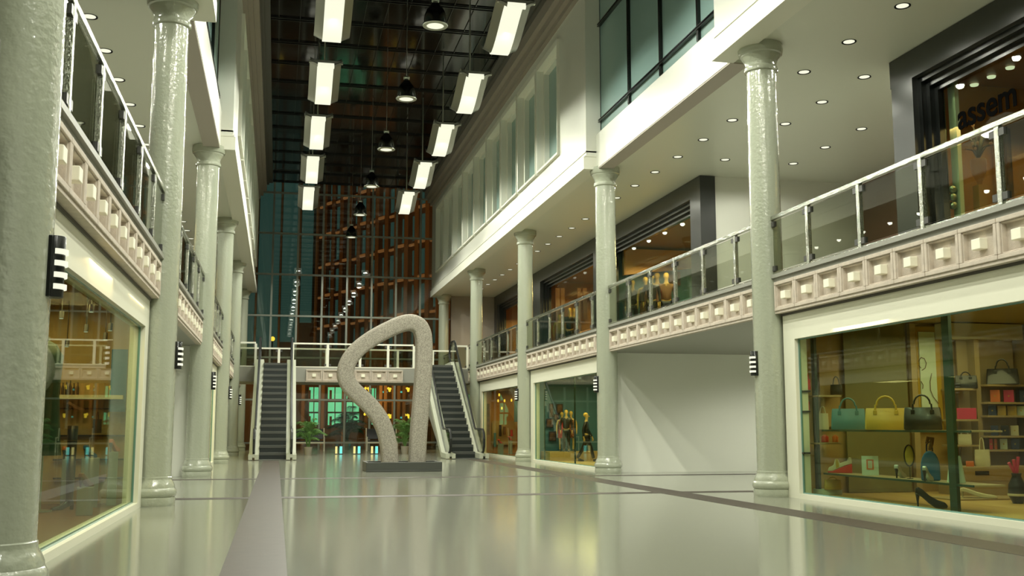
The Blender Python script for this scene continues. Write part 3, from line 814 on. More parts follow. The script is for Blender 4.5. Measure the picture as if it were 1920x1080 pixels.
# ---- handbag shop, right of the nearest right column
SX = 9.22
z1 = at(1650, 806, 'X', SX).z; z2 = at(1650, 893, 'X', SX).z
un = thing('display_shelf', 'long two-tier glass display shelf with dark green posts in the handbag shop window', 'shelf', (9.25, 14.5, .06))
ya, yb = at(1845, 806, 'X', SX).y-14.5, 16.6-14.5
for zz in (z1, z2):
    s = obj('shelf_board', B(-.22, .25, ya, yb, zz-.06-.025, zz-.06), 'wood', un, bevel=.003)
    obj('glass_edge', B(-.235, -.22, ya, yb, zz-.06-.03, zz-.06), 'greenpost', s)
for px_, w_ in ((1529, .035), (1782, .05)):
    yy = at(px_, 800, 'X', 9.02).y-14.5
    obj('post', B(-.24, -.19, yy-w_*1.6, yy+w_*1.6, 0, 2.98), 'greenpost', un)
yy = at(1553, 800, 'X', 9.5).y-14.5
obj('post', B(.22, .27, yy-.05, yy+.05, 0, 2.98), 'greenpost', un)
def onshelf(pl_, pr_, pt, pb, z): # item standing on the shelf, matched in size
    P, w, h = fit(pl_, pr_, pt, pb, 'X', SX); P.z = z+.001; return P, w, h
P, w, h = onshelf(1560, 1623, 746, 805, z1); handbag(P, w, h, 'teal', 'teal leather handbag on the upper window shelf, left of the mustard one', 'handbags on the upper window shelf', frac=.66)
P, w, h = onshelf(1624, 1700, 742, 805, z1); handbag(P, w, h, 'mustard', 'mustard yellow leather handbag in the middle of the upper window shelf', 'handbags on the upper window shelf', frac=.64)
P, w, h = onshelf(1697, 1765, 739, 805, z1); handbag(P, w, h, 'dk', 'black leather handbag on the upper window shelf, right of the mustard one', 'handbags on the upper window shelf', frac=.64)
P, w, h = onshelf(1533, 1554, 762, 805, z1); handbag(P, w, h, 'cream', 'small striped cream and black bag at the left end of the upper window shelf', None, frac=.7)
P, w, h = onshelf(1553, 1597, 857, 886, z2)
t = thing('wedge_sandal', 'cream and dark red wedge sandal at the left of the lower window shelf', 'shoe', P, face(P))
obj('wedge_sole', prism(new(), [(-w*.5, 0), (w*.5, 0), (w*.5, h*.6), (w*.2, h*.45), (-w*.3, h*.12), (-w*.5, h*.12)], 'Y', -.05, .05), 'red', t, bevel=.01)
obj('upper', prism(new(), [(-w*.5, h*.13), (-w*.3, h*.13), (w*.2, h*.47), (w*.5, h*.62), (w*.48, h*.98), (w*.38, h), (w*.30, h*.78), (w*.02, h*.62), (-w*.05, h*.85), (-w*.18, h*.86), (-w*.25, h*.5), (-w*.45, h*.34)], 'Y', -.045, .045), 'cream', t, bevel=.008); obj('strap', prism(new(), [(-w*.15, h*.3), (-w*.02, h*.38), (-w*.06, h*.9), (-w*.17, h*.88)], 'Y', -.052, .052), 'mustard', t)
P, w, h = onshelf(1617, 1647, 850, 886, z2)
t = thing('framed_card', 'white card with an orange framed bottle drawing, standing on the lower window shelf', 'card', P, face(P))
obj('card', B(-w/2, w/2, 0, .012, 0, h), 'paper', t); obj('orange_frame', box(box(box(box(new(), -w*.22, -w*.12, -.004, 0, h*.3, h*.82), w*.12, w*.22, -.004, 0, h*.3, h*.82), -w*.12, w*.12, -.004, 0, h*.3, h*.36), -w*.12, w*.12, -.004, 0, h*.76, h*.82), 'orange', t); obj('bottle_drawing', box(box(new(), -w*.06, w*.06, -.005, 0, h*.4, h*.66), -w*.02, w*.02, -.005, 0, h*.66, h*.73), 'cream', t)
P, w, h = onshelf(1679, 1698, 866, 893, z2); shoe(P, w*1.5, 'silver', 'silver shoe on the lower window shelf, left of the blue bag', face(P)+1.0, .14)
P, w, h = onshelf(1697, 1716, 832, 895, z2)
t = thing('hand_mirror', 'yellow oval mirror on a thin stand on the lower window shelf', 'mirror', P, face(P))
bm = new(); blob(bm, (0, 0, h*.68), 1, w*.42, .012, h*.29, 20); obj('mirror_glass', bm, 'mustard', t, smooth=True)
bm = new(); tube(bm, [(w*.46*math.cos(a), 0, h*.68+h*.31*math.sin(a)) for a in [2*PI*k_/20 for k_ in range(21)]], .011, 6, False); tube(bm, [(0, 0, 0), (0, 0, h*.38)], .006, 6); lathe(bm, [(w*.3, 0), (w*.3, .008)], 16); obj('stand', bm, 'dk', t)
P, w, h = onshelf(1727, 1764, 822, 899, z2)
t = thing('dome_bag', 'blue arched bag with a brown scarf on the lower window shelf', 'handbag', P, face(P))
arc = [(-w*.46, 0), (w*.46, 0), (w*.46, h*.3)]+[(w*.46*math.cos(a_), h*.3+h*.42*math.sin(a_)) for a_ in [PI*k_/10 for k_ in range(11)]]+[(-w*.46, h*.3)]
obj('bag_body', prism(new(), arc[:3]+arc[4:-2]+arc[-1:], 'Y', -.09, .09), 'blue', t, bevel=.02)
obj('piping', tube(new(), [(x_*.97, -.092, z_*.98+.004) for x_, z_ in arc[2:]], .008, 6), 'silver', t)
obj('handle', tube(new(), [(-w*.14, 0, h*.70), (-w*.13, 0, h*.86), (0, 0, h*.93), (w*.13, 0, h*.86), (w*.14, 0, h*.70)], .012, 8), 'navy', t, smooth=True)
obj('scarf', tube(new(), [(0, -.03, h*.74), (w*.10, -.05, h*.86), (w*.16, 0, h*1.0), (-w*.05, .02, h*1.02), (-w*.12, -.04, h*.9)], [.02, .03, .035, .03, .02], 8), 'brown', t, smooth=True)
P, w, h = onshelf(1724, 1742, 869, 898, z2); P.x -= .16; P.y -= .34; shoe(P, w*1.4, 'silver', 'silver snakeskin shoe in front of the blue bag', face(P)+1.0, .15)
for q, (a, b2, c_, lab) in enumerate(((1776, 1792, 862, 'tall cream cone on the lower window shelf, left one of two'), (1790, 1810, 850, 'tall cream cone on the lower window shelf, right one of two'))):
    P, w, h = onshelf(a, b2, c_, 900, z2); t = tag(obj('display_cone', lathe(new(), [(w*.5, 0), (w*.5, .01), (w*.16, h*.97), (w*.12, h)], 20), 'paper', smooth=True), lab, 'display stand'); t.location = P
P, w, h = fit(1645, 1685, 926, 952, 'Z', .085); shoe(Vector((9.0, P.y, .07)), .42, 'dk', 'black high-heeled shoe on the shop floor behind the window', face(P), .20)

YW = 17.0
def wallpanel(name, label, cat, pl_, pr_, pt, pb, m_, Y=YW, th=.04, zmin=.07):
    a = at(pl_, pt, 'Y', Y); b2 = at(pr_, pb, 'Y', Y); a2 = at(pl_, pb, 'Y', Y)
    return tag(obj(name, B(a.x, min(b2.x, 13.1), Y, Y+th, max(zmin, min(a2.z, b2.z)), min(a.z, 3.03)), m_), label, cat)
wallpanel('backdrop_panel', 'tall olive backdrop panel behind the window handbags', 'panel', 1578, 1712, 560, 950, 'olive')
wallpanel('timber_post', 'slim tan timber post right of the olive backdrop', 'post', 1713, 1721, 560, 940, 'wood', YW-.05, .1)
ps = wallpanel('fashion_poster', 'pale tall poster with a line drawing of a woman', 'poster', 1722, 1761, 622, 800, 'paper', YW-.02, .02)
bm = new()
for pts in ([(1722, 678), (1727, 670), (1733, 672), (1737, 681), (1735, 690), (1729, 694)], [(1747, 700), (1744, 716), (1745, 732), (1750, 744), (1760, 757)], [(1727, 715), (1731, 722), (1730, 729)], [(1722, 685), (1727, 690)]):
    tube(bm, [at(a, b2, 'Y', YW-.035)+Vector((0, 0, 0)) for a, b2 in pts], .006, 6)
o = obj('drawn_line', bm, 'brown', None); o.parent = ps
wallpanel('poster_frame', 'ochre surround behind the line-drawing poster', 'panel', 1716, 1770, 612, 806, 'mustard', YW+.01, .02)
wallpanel('cabinet_back', 'tan panelled back of the tall shelf case at the right of the handbag shop', 'panel', 1792, 1960, 630, 900, 'wood', YW, .03)
wallpanel('valance', 'pale valance above the tall shelf case', 'valance', 1770, 1960, 590, 634, 'cream', YW-.3, .3)
for a, b2, lab in ((1834, 1839, 'tan upright dividing the two bays of the shelf case'), (1498, 1503, 'tan upright of the narrow rack at the left end of the handbag shop')):
    wallpanel('upright', lab, 'upright', a, b2, 634, 880, 'wood', YW-.2, .2)
sh = {}
for nm, a, b2, yv in (('a', 1790, 1833, 728), ('b', 1790, 1836, 786), ('c', 1792, 1836, 834), ('d', 1852, 1960, 721), ('e', 1852, 1960, 754), ('f', 1852, 1960, 779), ('g', 1852, 1960, 817), ('h', 1852, 1960, 843)):
    row = {'a': 'top shelf of the left bay', 'b': 'second shelf of the left bay', 'c': 'third shelf of the left bay', 'd': 'top shelf of the right bay', 'e': 'second shelf of the right bay', 'f': 'third shelf of the right bay', 'g': 'fourth shelf of the right bay', 'h': 'lowest shelf of the right bay'}[nm]
    sh[nm] = board('shelf_board', 'tan wooden %s in the shelf case' % row, 'shelf', a, b2, yv, YW-.4, .4, .035, 'wood')[1]
def onsh(nm, pl_, pr_, pt, pb):
    P, w, h = fit(pl_, pr_, pt, pb, 'Y', YW-.28); P.z = sh[nm]+.001; return P, w, h
P, w, h = onsh('d', 1852, 1909, 672, 720); handbag(P, w, h, 'dk', 'dark brown duffel bag with tall handles on top of the wallet shelves', None, frac=.62, arch=.42, dep=.5)
P, w, h = onsh('a', 1791, 1832, 697, 728); handbag(P, w, h, 'dk', 'black rounded bag on the top shelf beside the duffel bag', None, frac=.78, arch=.4)
P, w, h = onsh('b', 1796, 1830, 764, 786); boxy('clutch_bag', 'clutch bag', P, w, h*.95, .08, 'pink', 'shiny pink clutch on the second shelf of the left bay')
P, w, h = onsh('c', 1797, 1822, 808, 834); handbag(P, w, h, 'cream', 'cream small handbag below the pink clutch', None, frac=.75)
cols = {'e': [(1858, 1875, 'orange', 'orange'), (1883, 1901, 'pink', 'pink'), (1913, 1930, 'navy', 'dark')], 'f': [(1854, 1868, 'navy', 'navy'), (1871, 1886, 'mustard', 'tan'), (1890, 1906, 'mustard', 'ochre'), (1908, 1922, 'paper', 'pale')],
        'g': [(1859, 1872, 'navy', 'navy blue'), (1878, 1892, 'dk', 'dark brown'), (1896, 1910, 'cream', 'cream')], 'h': [(1856, 1862, 'red', 'red'), (1865, 1870, 'orange', 'orange-red'), (1876, 1889, 'paper', 'white'), (1897, 1911, 'navy', 'dark blue')]}
for nm, lst in cols.items():
    hpx = {'e': 23, 'f': 18, 'g': 19, 'h': 20}[nm]; top = {'e': 754, 'f': 779, 'g': 817, 'h': 843}[nm]
    row = {'e': 'second', 'f': 'third', 'g': 'fourth', 'h': 'lowest'}[nm]
    for a, b2, mm, cn in lst:
        P, w, h = onsh(nm, a, b2, top-hpx, top)
        def ex(t, w, h, d): obj('clasp', lathe(new(), [(.012, 0), (.014, .004), (.001, .006)], 10), 'mustard', t).matrix_local = Matrix.Translation((0, -.001, h*.5)) @ Matrix.Rotation(PI/2, 4, 'X')
        boxy('wallet', 'wallet', P, w, h, .03, mm, '%s wallet standing on the %s wallet shelf' % (cn, row), 'wallets on the shelf case', extra=ex)
# stepped counter with goods
a = at(1805, 876, 'Y', 15.9); b2 = at(1960, 876, 'Y', 15.9)
ct = thing('stepped_counter', 'tan stepped display counter below the wallet shelves', 'counter', (a.x, 15.9, .06))
zt = a.z-.06; wd = b2.x-a.x
obj('counter_body', B(0, wd, 0, .7, 0, zt), 'wood', ct, bevel=.004); 
obj('drawer', B(.02, wd-.3, -.012, 0, zt*.52, zt*.92), 'ochre', ct); obj('label_plate', B(.22, .48, -.02, -.012, zt*.72, zt*.86), 'dk', ct)
a = at(1790, 936, 'Y', 14.9)
lc = tag(obj('low_plinth', B(a.x, a.x+1.3, 14.9, 15.6, .06, a.z), 'wood', bevel=.005), 'low tan plinth in front of the stepped counter', 'plinth')
P, w, h = fit(1803, 1868, 924, 938, 'Y', 15.1); P.z = a.z+.001; shoe(P, w, 'cream', 'striped tan flat shoe on the low plinth', face(P), h*.9, m2='cream')
P, w, h = fit(1829, 1857, 822, 876, 'Y', 16.1); P.z = zt+.061; handbag(P, w, h, 'cream', 'cream paper tote bag with looped handles on the stepped counter', None, frac=.58, arch=.3, name='tote_bag', cat='tote bag')
P, w, h = fit(1812, 1826, 866, 876, 'Y', 16.1); P.z = zt+.061; boxy('box', 'box', P, w, h, .1, 'orange', 'small orange-red box left of the cream tote')
P, w, h = fit(1892, 1928, 905, 961, 'Y', 14.2)
vz = P.z
P.z = .061
t = thing('patterned_vase', 'black and cream patterned vase holding pink rolls at the right edge', 'vase', P, 0)
obj('vase_body', lathe(new(), [(w*.25, 0), (w*.48, h*.3), (w*.42, h*.62), (w*.22, h*.9), (w*.26, h), (w*.2, h*.98)], 24), 'dk', t, smooth=True)
for j in range(3): obj('pattern_band', lathe(new(), [(w*.485-.02*j, h*(.25+.18*j)), (w*.492-.02*j, h*(.29+.18*j)), (w*.478-.02*j, h*(.33+.18*j))], 24, cap=False), 'cream', t)
for j in range(3): obj('roll', tube(new(), [(0, 0, h*.9), (-.12+.07*j, -.02*j, h*(1.35+.1*j))], .024, 8), 'pink', t)
# left end: racks of red bags and a dark bag
for q, (yv, lab) in enumerate(((732, 'upper'), (770, 'middle'), (848, 'lower'))):
    board('rack_shelf', 'narrow %s shelf of the rack at the left end of the shop' % lab, 'shelf', 1506, 1520, yv, YW-.35, .35, .03, 'dk')
for (a, b2, c_, d_, mm, lab) in ((1506, 1520, 698, 731, 'red', 'red handbag on the upper shelf of the narrow rack'), (1506, 1518, 742, 769, 'red', 'red handbag on the middle shelf of the narrow rack'), (1506, 1520, 822, 847, 'red', 'red handbag on the lower shelf of the narrow rack')):
    P, w, h = fit(a, b2, c_, d_, 'Y', YW-.2); handbag(P, w, h, mm, lab, 'red handbags on the narrow rack', frac=.6)
wallpanel('warm_backdrop', 'warm lit niche back left of the olive backdrop', 'panel', 1535, 1577, 665, 800, 'ochre', YW, .03)
for yv, lab in ((741, 'upper'), (830, 'lower')):
    board('niche_shelf', '%s shelf of the niche left of the olive backdrop' % lab, 'shelf', 1535, 1578, yv, YW-.35, .35, .03, 'wood')
P, w, h = fit(1557, 1580, 706, 740, 'Y', YW-.2); handbag(P, w, h, 'dk', 'black handbag on the upper niche shelf left of the backdrop', None, frac=.55)
P, w, h = fit(1540, 1554, 816, 829, 'Y', YW-.2); handbag(P, w, h, 'red', 'bright red bag lying on the lower niche shelf, left one', None, frac=.85)
P, w, h = fit(1561, 1572, 816, 829, 'Y', YW-.2); handbag(P, w, h, 'orange', 'orange-red bag lying on the lower niche shelf, right one', None, frac=.85)
P, w, h = fit(1546, 1578, 895, 918, 'Y', 16.6); 
tag(obj('white_box', B(P.x-.18, P.x+.18, 16.62, 16.95, .06, P.z), 'paper', bevel=.004), 'white box under the ochre bag near the floor', 'box')
handbag(P, w, h, 'mustard', 'ochre bag standing on a white box near the floor', None, frac=.8)

# ------------------------------------------------------------------ mannequins
def skin_obj(name, V, Ed, R, m_, parent, sub=2):
    me = D.meshes.new(name); me.from_pydata(V, Ed, []); me.materials.append(M_[m_])
    o = D.objects.new(name, me); C.objects.link(o); o.parent = parent
    md = o.modifiers.new('skin', 'SKIN'); md.use_smooth_shade = True
    for i, r_ in enumerate(R):
        rr = r_ if isinstance(r_, tuple) else (r_, r_)
        me.skin_vertices[0].data[i].radius = rr; me.skin_vertices[0].data[i].use_root = (i == 0)
    s = o.modifiers.new('sub', 'SUBSURF'); s.levels = s.render_levels = sub
    return o
def mannequin(P, rz, H, label, walk=0, coat='dk', trousers='dk', dress=None, grp=None, bare=False):
    """faces local -Y"""
    t = thing('mannequin', label, 'mannequin', P, rz, grp); t.scale = (H/1.78,)*3
    s = walk
    V = [(0, 0, .95), (0, .01, 1.12), (0, .01, 1.32), (0, .01, 1.47), (0, -.01, 1.56), (0, -.015, 1.66), (0, -.01, 1.745)]
    R = [(.135, .10), (.12, .09), (.15, .10), (.06, .055), (.045, .045), (.066, .080), (.052, .06)]
    Ed = [(i, i+1) for i in range(6)]
    def add(pts, rad, start):
        a = start
        for p, r_ in zip(pts, rad): V.append(p); R.append(r_); Ed.append((a, len(V)-1)); a = len(V)-1
        return a
    legs = []
    for q in (-1, 1):
        st = s*q
        L = [(q*.09, 0, .88), (q*.10, -.02-.16*st, .50), (q*.10, .02-.30*st+(.06 if st < 0 else 0), .09), (q*.10, -.12-.30*st, .035)]
        add(L, [.085, .055, .038, .035], 0); legs.append(L)
    arms = []
    for q in (-1, 1):
        A = [(q*.19, .01, 1.41), (q*.25, .03+.06*s*q, 1.14), (q*.25, -.05+.12*s*q, .90)]
        w_ = add(A, [.052, .04, .028], 2); arms.append(A)
        pm = add([(q*.25, -.07+.12*s*q, .83)], [(.03, .018)], w_)
        for j in range(4): add([(q*.25, -.10+.012*j*1.6+.12*s*q, .775), (q*.245, -.10+.02*j+.12*s*q, .735+.004*abs(j-1.5))], [.009, .008], pm)
        add([(q*.235, -.115+.12*s*q, .80)], [.010], pm)
    skin_obj('body', V, Ed, R, 'skin', t)
    bm = new(); blob(bm, (0, .005, 1.70), .095, 1, 1.12, 1.1, 14); blob(bm, (0, -.107, 1.655), .016, .8, 1, 1.6, 8)
    obj('hair', blob(new(), (0, .025, 1.71), .082, 1, 1.1, 1.05, 14), 'hair', t, smooth='all')
    bm.free()
    obj('face', blob(blob(blob(new(), (0, -.105, 1.655), .015, .8, 1.1, 1.7, 8), (-.078, 0, 1.66), .02, .5, .8, 1.3, 8), (.078, 0, 1.66), .02, .5, .8, 1.3, 8), 'skin', t, smooth='all')
    if dress:
        obj('dress', lathe(new(), [(.13, 1.40), (.145, 1.30), (.12, 1.12), (.16, .95), (.20, .62), (.19, .60)], 20), dress, t, smooth=True)
    else:
        V2 = [(0, 0, .90), (0, .01, 1.12), (0, .01, 1.34), (0, .01, 1.46)]; R2 = [(.155, .115), (.145, .11), (.175, .12), (.08, .07)]; E2 = [(0, 1), (1, 2), (2, 3)]
        for A in arms:
            a = 2
            for p, r_ in zip(A, (.065, .052, .045)): V2.append(p); R2.append(r_); E2.append((a, len(V2)-1)); a = len(V2)-1
        skin_obj('jacket', V2, E2, R2, coat, t)
        V3 = [(0, 0, .93)]; R3 = [(.14, .105)]; E3 = []
        for L in legs:
            a = 0
            for p, r_ in zip(L[:3], (.10, .075, .06)): V3.append(p); R3.append(r_); E3.append((a, len(V3)-1)); a = len(V3)-1
        skin_obj('trousers', V3, E3, R3, trousers, t)
    bm = new()
    for L in legs:
        x, y, z = L[3]; prism(bm, [(y-.08, 0), (y+.16, 0), (y+.16, .09), (y+.08, .10), (y-.06, .045)], 'X', x-.04, x+.04)
    obj('shoes', bm, 'dk', t, bevel=.01)
    return t
M_['photo'] = mat('dark photo print', (.12, .05, .02), .4, var=.9, vscale=5, detail=4)
M_['floral'] = mat('patterned dress', (.22, .08, .03), .7, var=.85, vscale=16)

# ---- mannequin shop, ground floor
YB = 36.1
tag(obj('display_platform', B(8.97, 12.5, 34.9, 36.18, .06, .36), 'sand'), 'sand coloured display platform in the ground floor mannequin shop', 'platform')
def man(px, pt, pb, Y, lab, **k):
    P, w, h = fit(px-5, px+5, pt, pb, 'Y', Y); rz = k.pop('rz', face(P)); return mannequin(P, rz, h, lab, **k)
P, w, h = fit(1095, 1105, 768, 858, 'Y', 34.2); P.z = .062
mannequin(P, face(P)+PI/2*.9, h*1.0, 'walking mannequin in a black suit in the ground floor shop window', walk=-1)
for px, pt, lab, k in ((1054, 775, 'bare-armed mannequin in a dark red dress, left of the ground floor trio', dict(dress='red')), (1062, 770, 'mannequin in a dark suit in the middle of the ground floor trio', {}), (1071, 773, 'mannequin in a patterned dress, right of the ground floor trio', dict(dress='floral'))):
    P, w, h = fit(px-5, px+5, pt, 848, 'Y', {1054: 35.75, 1062: 35.1, 1071: 35.5}[px]); P.z = .362; mannequin(P, face(P), h*.99, lab, grp='trio of mannequins on the platform', **k)
for q, (a, b2, c_, d_, pl_) in enumerate(((228, 272, 378, 525, 'upper left'), (305, 372, 383, 485, 'upper right'), (195, 270, 540, 635, 'middle left'), (275, 330, 490, 560, 'middle right'), (222, 300, 675, 780, 'lower left'), (300, 340, 590, 700, 'lower right'))):
    A = at(990+a/5.684, 690+c_/5.684, 'Y', YB); B2 = at(990+b2/5.684, 690+d_/5.684, 'Y', YB)
    f_ = thing('framed_photo', 'dark framed photo on the teal shop wall, %s of the cluster' % pl_, 'picture', (A.x, YB, B2.z), 0, 'framed photos in the mannequin shop')
    w, h = B2.x-A.x, A.z-B2.z
    obj('frame', B(0, w, 0, .04, 0, h), 'dk', f_); obj('print', B(.03, w-.03, -.006, 0, .03, h-.03), 'photo', f_)
for px in (1021, 1078):
    yy = at(px, 800, 'X', 8.9).y
    tag(obj('glass_fin', B(8.88, 8.92, yy-.03, yy+.03, .06, 3.04), 'greenpost'), 'dark upright glass fin behind the mannequin shop window, %s' % ('left' if px < 1050 else 'right'), 'fin')

# ---- shoe shop, nearest left
def lfit(pl_, pr_, pt, pb, Y): return fit(pl_, pr_, pt, pb, 'Y', Y)
YS = 17.1
for q, (yl, lab) in enumerate(((762, 'highest'), (813, 'second'), (858, 'third'), (893, 'lowest'))):
    A = at(100, yl+4, 'Y', YS); B2 = at(245, yl-4, 'Y', YS)
    tag(obj('wall_rail', B(A.x, min(B2.x, -2.2), YS-.04, YS, A.z-.012, A.z+.012), 'dk'), 'thin dark rail on the ochre wall of the left shoe shop, %s' % lab, 'rail')
A = at(100, 741, 'Y', YS); 
tag(obj('wall_ledge', B(A.x, -2.25, YS-.30, YS, A.z-.06, A.z), 'cream'), 'pale ledge high on the wall of the left shoe shop', 'ledge')
for q, px in enumerate((110, 117, 124, 131, 138, 145)):
    P, w, h = lfit(px-3, px+3, 713+(q*5) % 7, 741, YS-.15); P.z = A.z+.001
    tag(obj('bottle', lathe(new(), [(w*.45, 0), (w*.48, h*.55), (w*.2, h*.75), (w*.18, h)], 12), 'dk', smooth=True), 'dark slim bottle on the pale ledge, %s from the left' % ORD[q], 'bottle', 'bottles on the high ledge').location = P
P, w, h = lfit(173, 190, 772, 812, YS-.2); handbag(P, w, h, 'dk', 'black shoulder bag hanging on the shoe shop wall', None, frac=.65, arch=.2)
P, w, h = lfit(132, 152, 752, 770, YS-.2); shoe(P, w*1.6, 'brown', 'small brown strappy shoe high on the wall', .5, .09)
for (a, b2, c_, d_, Y, mm, lab) in ((115, 133, 862, 905, 16.7, 'greyplinth', 'slim grey pedestal under the orange shoe'), (150, 182, 860, 935, 16.2, 'greyplinth', 'grey pedestal under the blue and brown shoe'), (142, 172, 915, 978, 14.8, 'greyplinth', 'low grey pedestal nearest the left shop window'), (230, 247, 848, 900, 16.6, 'greyplinth', 'grey pedestal at the right end of the shoe shop')):
    P, w, h = lfit(a, b2, c_, d_, Y); P.x = min(P.x, -2.25-w/2); boxy('pedestal', 'pedestal', Vector((P.x, P.y, .061)), w, P.z+h-.06, w, mm, lab, 'grey pedestals in the shoe shop')
def shoe_on(px, py, Y, L, mm, lab):
    P = at(px, py, 'Y', Y); P.x = min(P.x, -2.32); P.y += .12; P.z += .006; shoe(P, L, mm, lab, face(P)+.9, .13)
shoe_on(124, 862, 16.7, .20, 'orange', 'orange strappy shoe on the slim grey pedestal')
shoe_on(166, 860, 16.2, .24, 'blue', 'blue and brown shoe on the grey pedestal')
shoe_on(158, 915, 14.8, .24, 'brown', 'brown shoe on the low grey pedestal')
shoe_on(240, 848, 16.6, .2, 'orange', 'tan shoe on the pedestal at the right end')
P, w, h = lfit(118, 140, 868, 950, 15.9); P.z = .061; boot(P, 1.15, 'dk', 'tall black boot standing on the shoe shop floor', 3.6)
A = at(229, 655, 'Y', 16.9); B2 = at(244, 772, 'Y', 16.9)
tag(obj('blue_banner', B(min(A.x, -2.45), min(B2.x, -2.22), 16.9, 16.92, B2.z, min(A.z, 3)), 'blue'), 'blue hanging banner at the right end of the shoe shop', 'banner')
P, w, h = lfit(60, 98, 610, 865, 15.6)
t = thing('hanging_coat', 'dark green long coat on a stand at the left edge of the shoe shop', 'coat', Vector((P.x, P.y, .061)), 0)
obj('coat', lathe(new(), [(.02, 2.3), (.10, 2.26), (.2, 2.1), (.17, 1.6), (.22, .9), (.24, .75), (.22, .75)], 20), 'greenpost', t, smooth=True); obj('stand', lathe(new(), [(.16, 0), (.16, .02), (.015, .03), (.015, 2.36), (.0, 2.36)], 16), 'steel', t)
for q, (px, py, Y) in enumerate(((115, 597, 15.8), (161, 622, 16.2), (197, 637, 16.4), (171, 585, 14.9), (214, 620, 15.6), (125, 650, 16.8))):
    P = at(px, py, 'Y', Y); P.x = min(P.x, -2.3)
    t = thing('track_spotlight', 'small warm spotlight under the shoe shop ceiling, %s' % ('%s from the left' % ORD[sorted([115, 161, 197, 171, 214, 125]).index(px)]), 'spotlight', (P.x, P.y, min(P.z, 2.9)), 0, 'shoe shop spotlights')
    obj('housing', tube(new(), [(0, 0, .0), (0, .03, .10)], .032, 12), 'dk', t); obj('lens', lathe(new(), [(.001, -.005), (.026, -.005), (.026, 0)], 12), 'glow', t); obj('stem', tube(new(), [(0, .02, .1), (0, .02, 3.05-min(P.z, 2.9))], .008, 6), 'dk', t)

# ---- farther shoe shop on the right
YD = 45.6
for (a, b2, c_, d_, Y, lab) in ((933, 944, 832, 850, 43.4, 'grey pedestal in the middle of the far right shoe shop'), (953, 961, 826, 846, 43.8, 'grey pedestal at the right of the far right shoe shop')):
    P, w, h = fit(a, b2, c_, d_, 'Y', Y); boxy('pedestal', 'pedestal', Vector((P.x, P.y, .061)), w, at(a, c_, 'Y', Y).z-.06, w, 'greyplinth', lab)
    Q = at((a+b2)/2, c_, 'Y', Y); Q.y += w/2; shoe(Q, .26, 'red', 'red shoe on the %s' % lab, face(Q)+1, .13)
for q, (px, pt, pb, mm) in enumerate(((928, 812, 838, 'teal'), (938, 797, 818, 'dk'), (946, 800, 815, 'brown'), (959, 806, 818, 'red'))):
    P, w, h = fit(px-3, px+3, pt, pb, 'Y', YD-.2)
    tag(obj('display_boot', lathe(new(), [(w*.4, 0), (w*.5, h*.15), (w*.35, h*.5), (w*.45, h)], 12), mm, smooth=True), '%s boot on the wall rack of the far right shoe shop, %s from left' % ({'teal': 'teal', 'dk': 'black', 'brown': 'brown', 'red': 'red'}[mm], ORD[q]), 'boot').location = P
A = at(906, 757, 'Y', YD); B2 = at(918, 815, 'Y', YD)
tag(obj('tall_picture', B(A.x, B2.x, YD, YD+.04, B2.z, A.z), 'photo'), 'tall dark picture at the left of the far right shoe shop', 'picture')
A = at(923, 789, 'Y', YD); B2 = at(968, 834, 'Y', YD)
tag(obj('wall_rack', B(A.x, B2.x, YD, YD+.05, B2.z, A.z), 'ochre'), 'ochre rack wall behind the boots in the far right shoe shop', 'rack')
A = at(964, 752, 'Y', 44.8); B2 = at(970, 791, 'Y', 44.8)
tag(obj('blue_banner', B(A.x, B2.x+.1, 44.8, 44.82, B2.z, A.z), 'blue'), 'bright blue banner in the far right shoe shop', 'banner')
for q, (px, py) in enumerate(((934, 751), (946, 751), (959, 750), (936, 740), (941, 765))):
    P = at(px, py, 'Y', 44.2)
    tag(obj('shop_spotlight', lathe(new(), [(.0, -.07), (.03, -.06), (.035, 0), (.02, .05), (.0, .05)], 12), 'bulb', smooth=True), 'small glowing spotlight in the far right shoe shop, %s' % ['left of the front three', 'middle of the front three', 'right of the front three', 'topmost', 'lowest'][q], 'spotlight', 'spotlights of the far right shoe shop').location = P

# ---- upper shop with lettering, nearest right
fnt = D.curves.new('window_lettering', 'FONT'); fnt.body = 'assem'; fnt.extrude = .006
A = at(1797, 246, 'X', 11.68); B2 = at(1893, 222, 'X', 11.68)
fnt.size = .64; fnt.offset = .012
fo = D.objects.new('window_lettering', fnt); C.objects.link(fo); fnt.materials.append(M_['letter'])
fo.matrix_world = Matrix(((0, 0, -1, 11.68), (-1, 0, 0, A.y), (0, 1, 0, A.z+.02), (0, 0, 0, 1)))
fm = D.meshes.new_from_object(fo.evaluated_get(bpy.context.evaluated_depsgraph_get())); fw = fo.matrix_world.copy(); D.objects.remove(fo)
fo = D.objects.new('window_lettering', fm); C.objects.link(fo); fo.matrix_world = fw
tag(fo, 'dark lettering reading assem on the upper shop window', 'sign')
def up(pl_, pr_, pt, pb, X): return fit(pl_, pr_, pt, pb, 'X', X)
A = at(1757, 300, 'X', 11.66)
yy = at(1760, 300, 'X', 11.75).y
tag(obj('teal_post', B(11.76, 11.84, yy-.14, yy, ZS1, 7.3), 'tealedge'), 'tall teal post inside the upper shop window', 'post')
yy = at(1790, 300, 'X', 11.9).y
wp = thing('white_post', 'white square post with three mirror balls inside the upper shop', 'post', (11.9, yy, ZS1+.03))
obj('post', B(0, .08, -.10, .10, 0, 3.7), 'framewhite', wp)
for py in (353, 368, 384):
    P = at(1794, py, 'X', 11.85); bm = blob(new(), (P.x-11.9-.03, 0, P.z-ZS1-.03), .075, seg=16); obj('mirror_ball', bm, 'steel', wp, smooth='all')
P, w, h = fit(1822, 1852, 298, 348, 'Y', 16.6)
t = thing('urn_lamp', 'glowing orange urn lamp on a pedestal inside the upper shop', 'lamp', P)
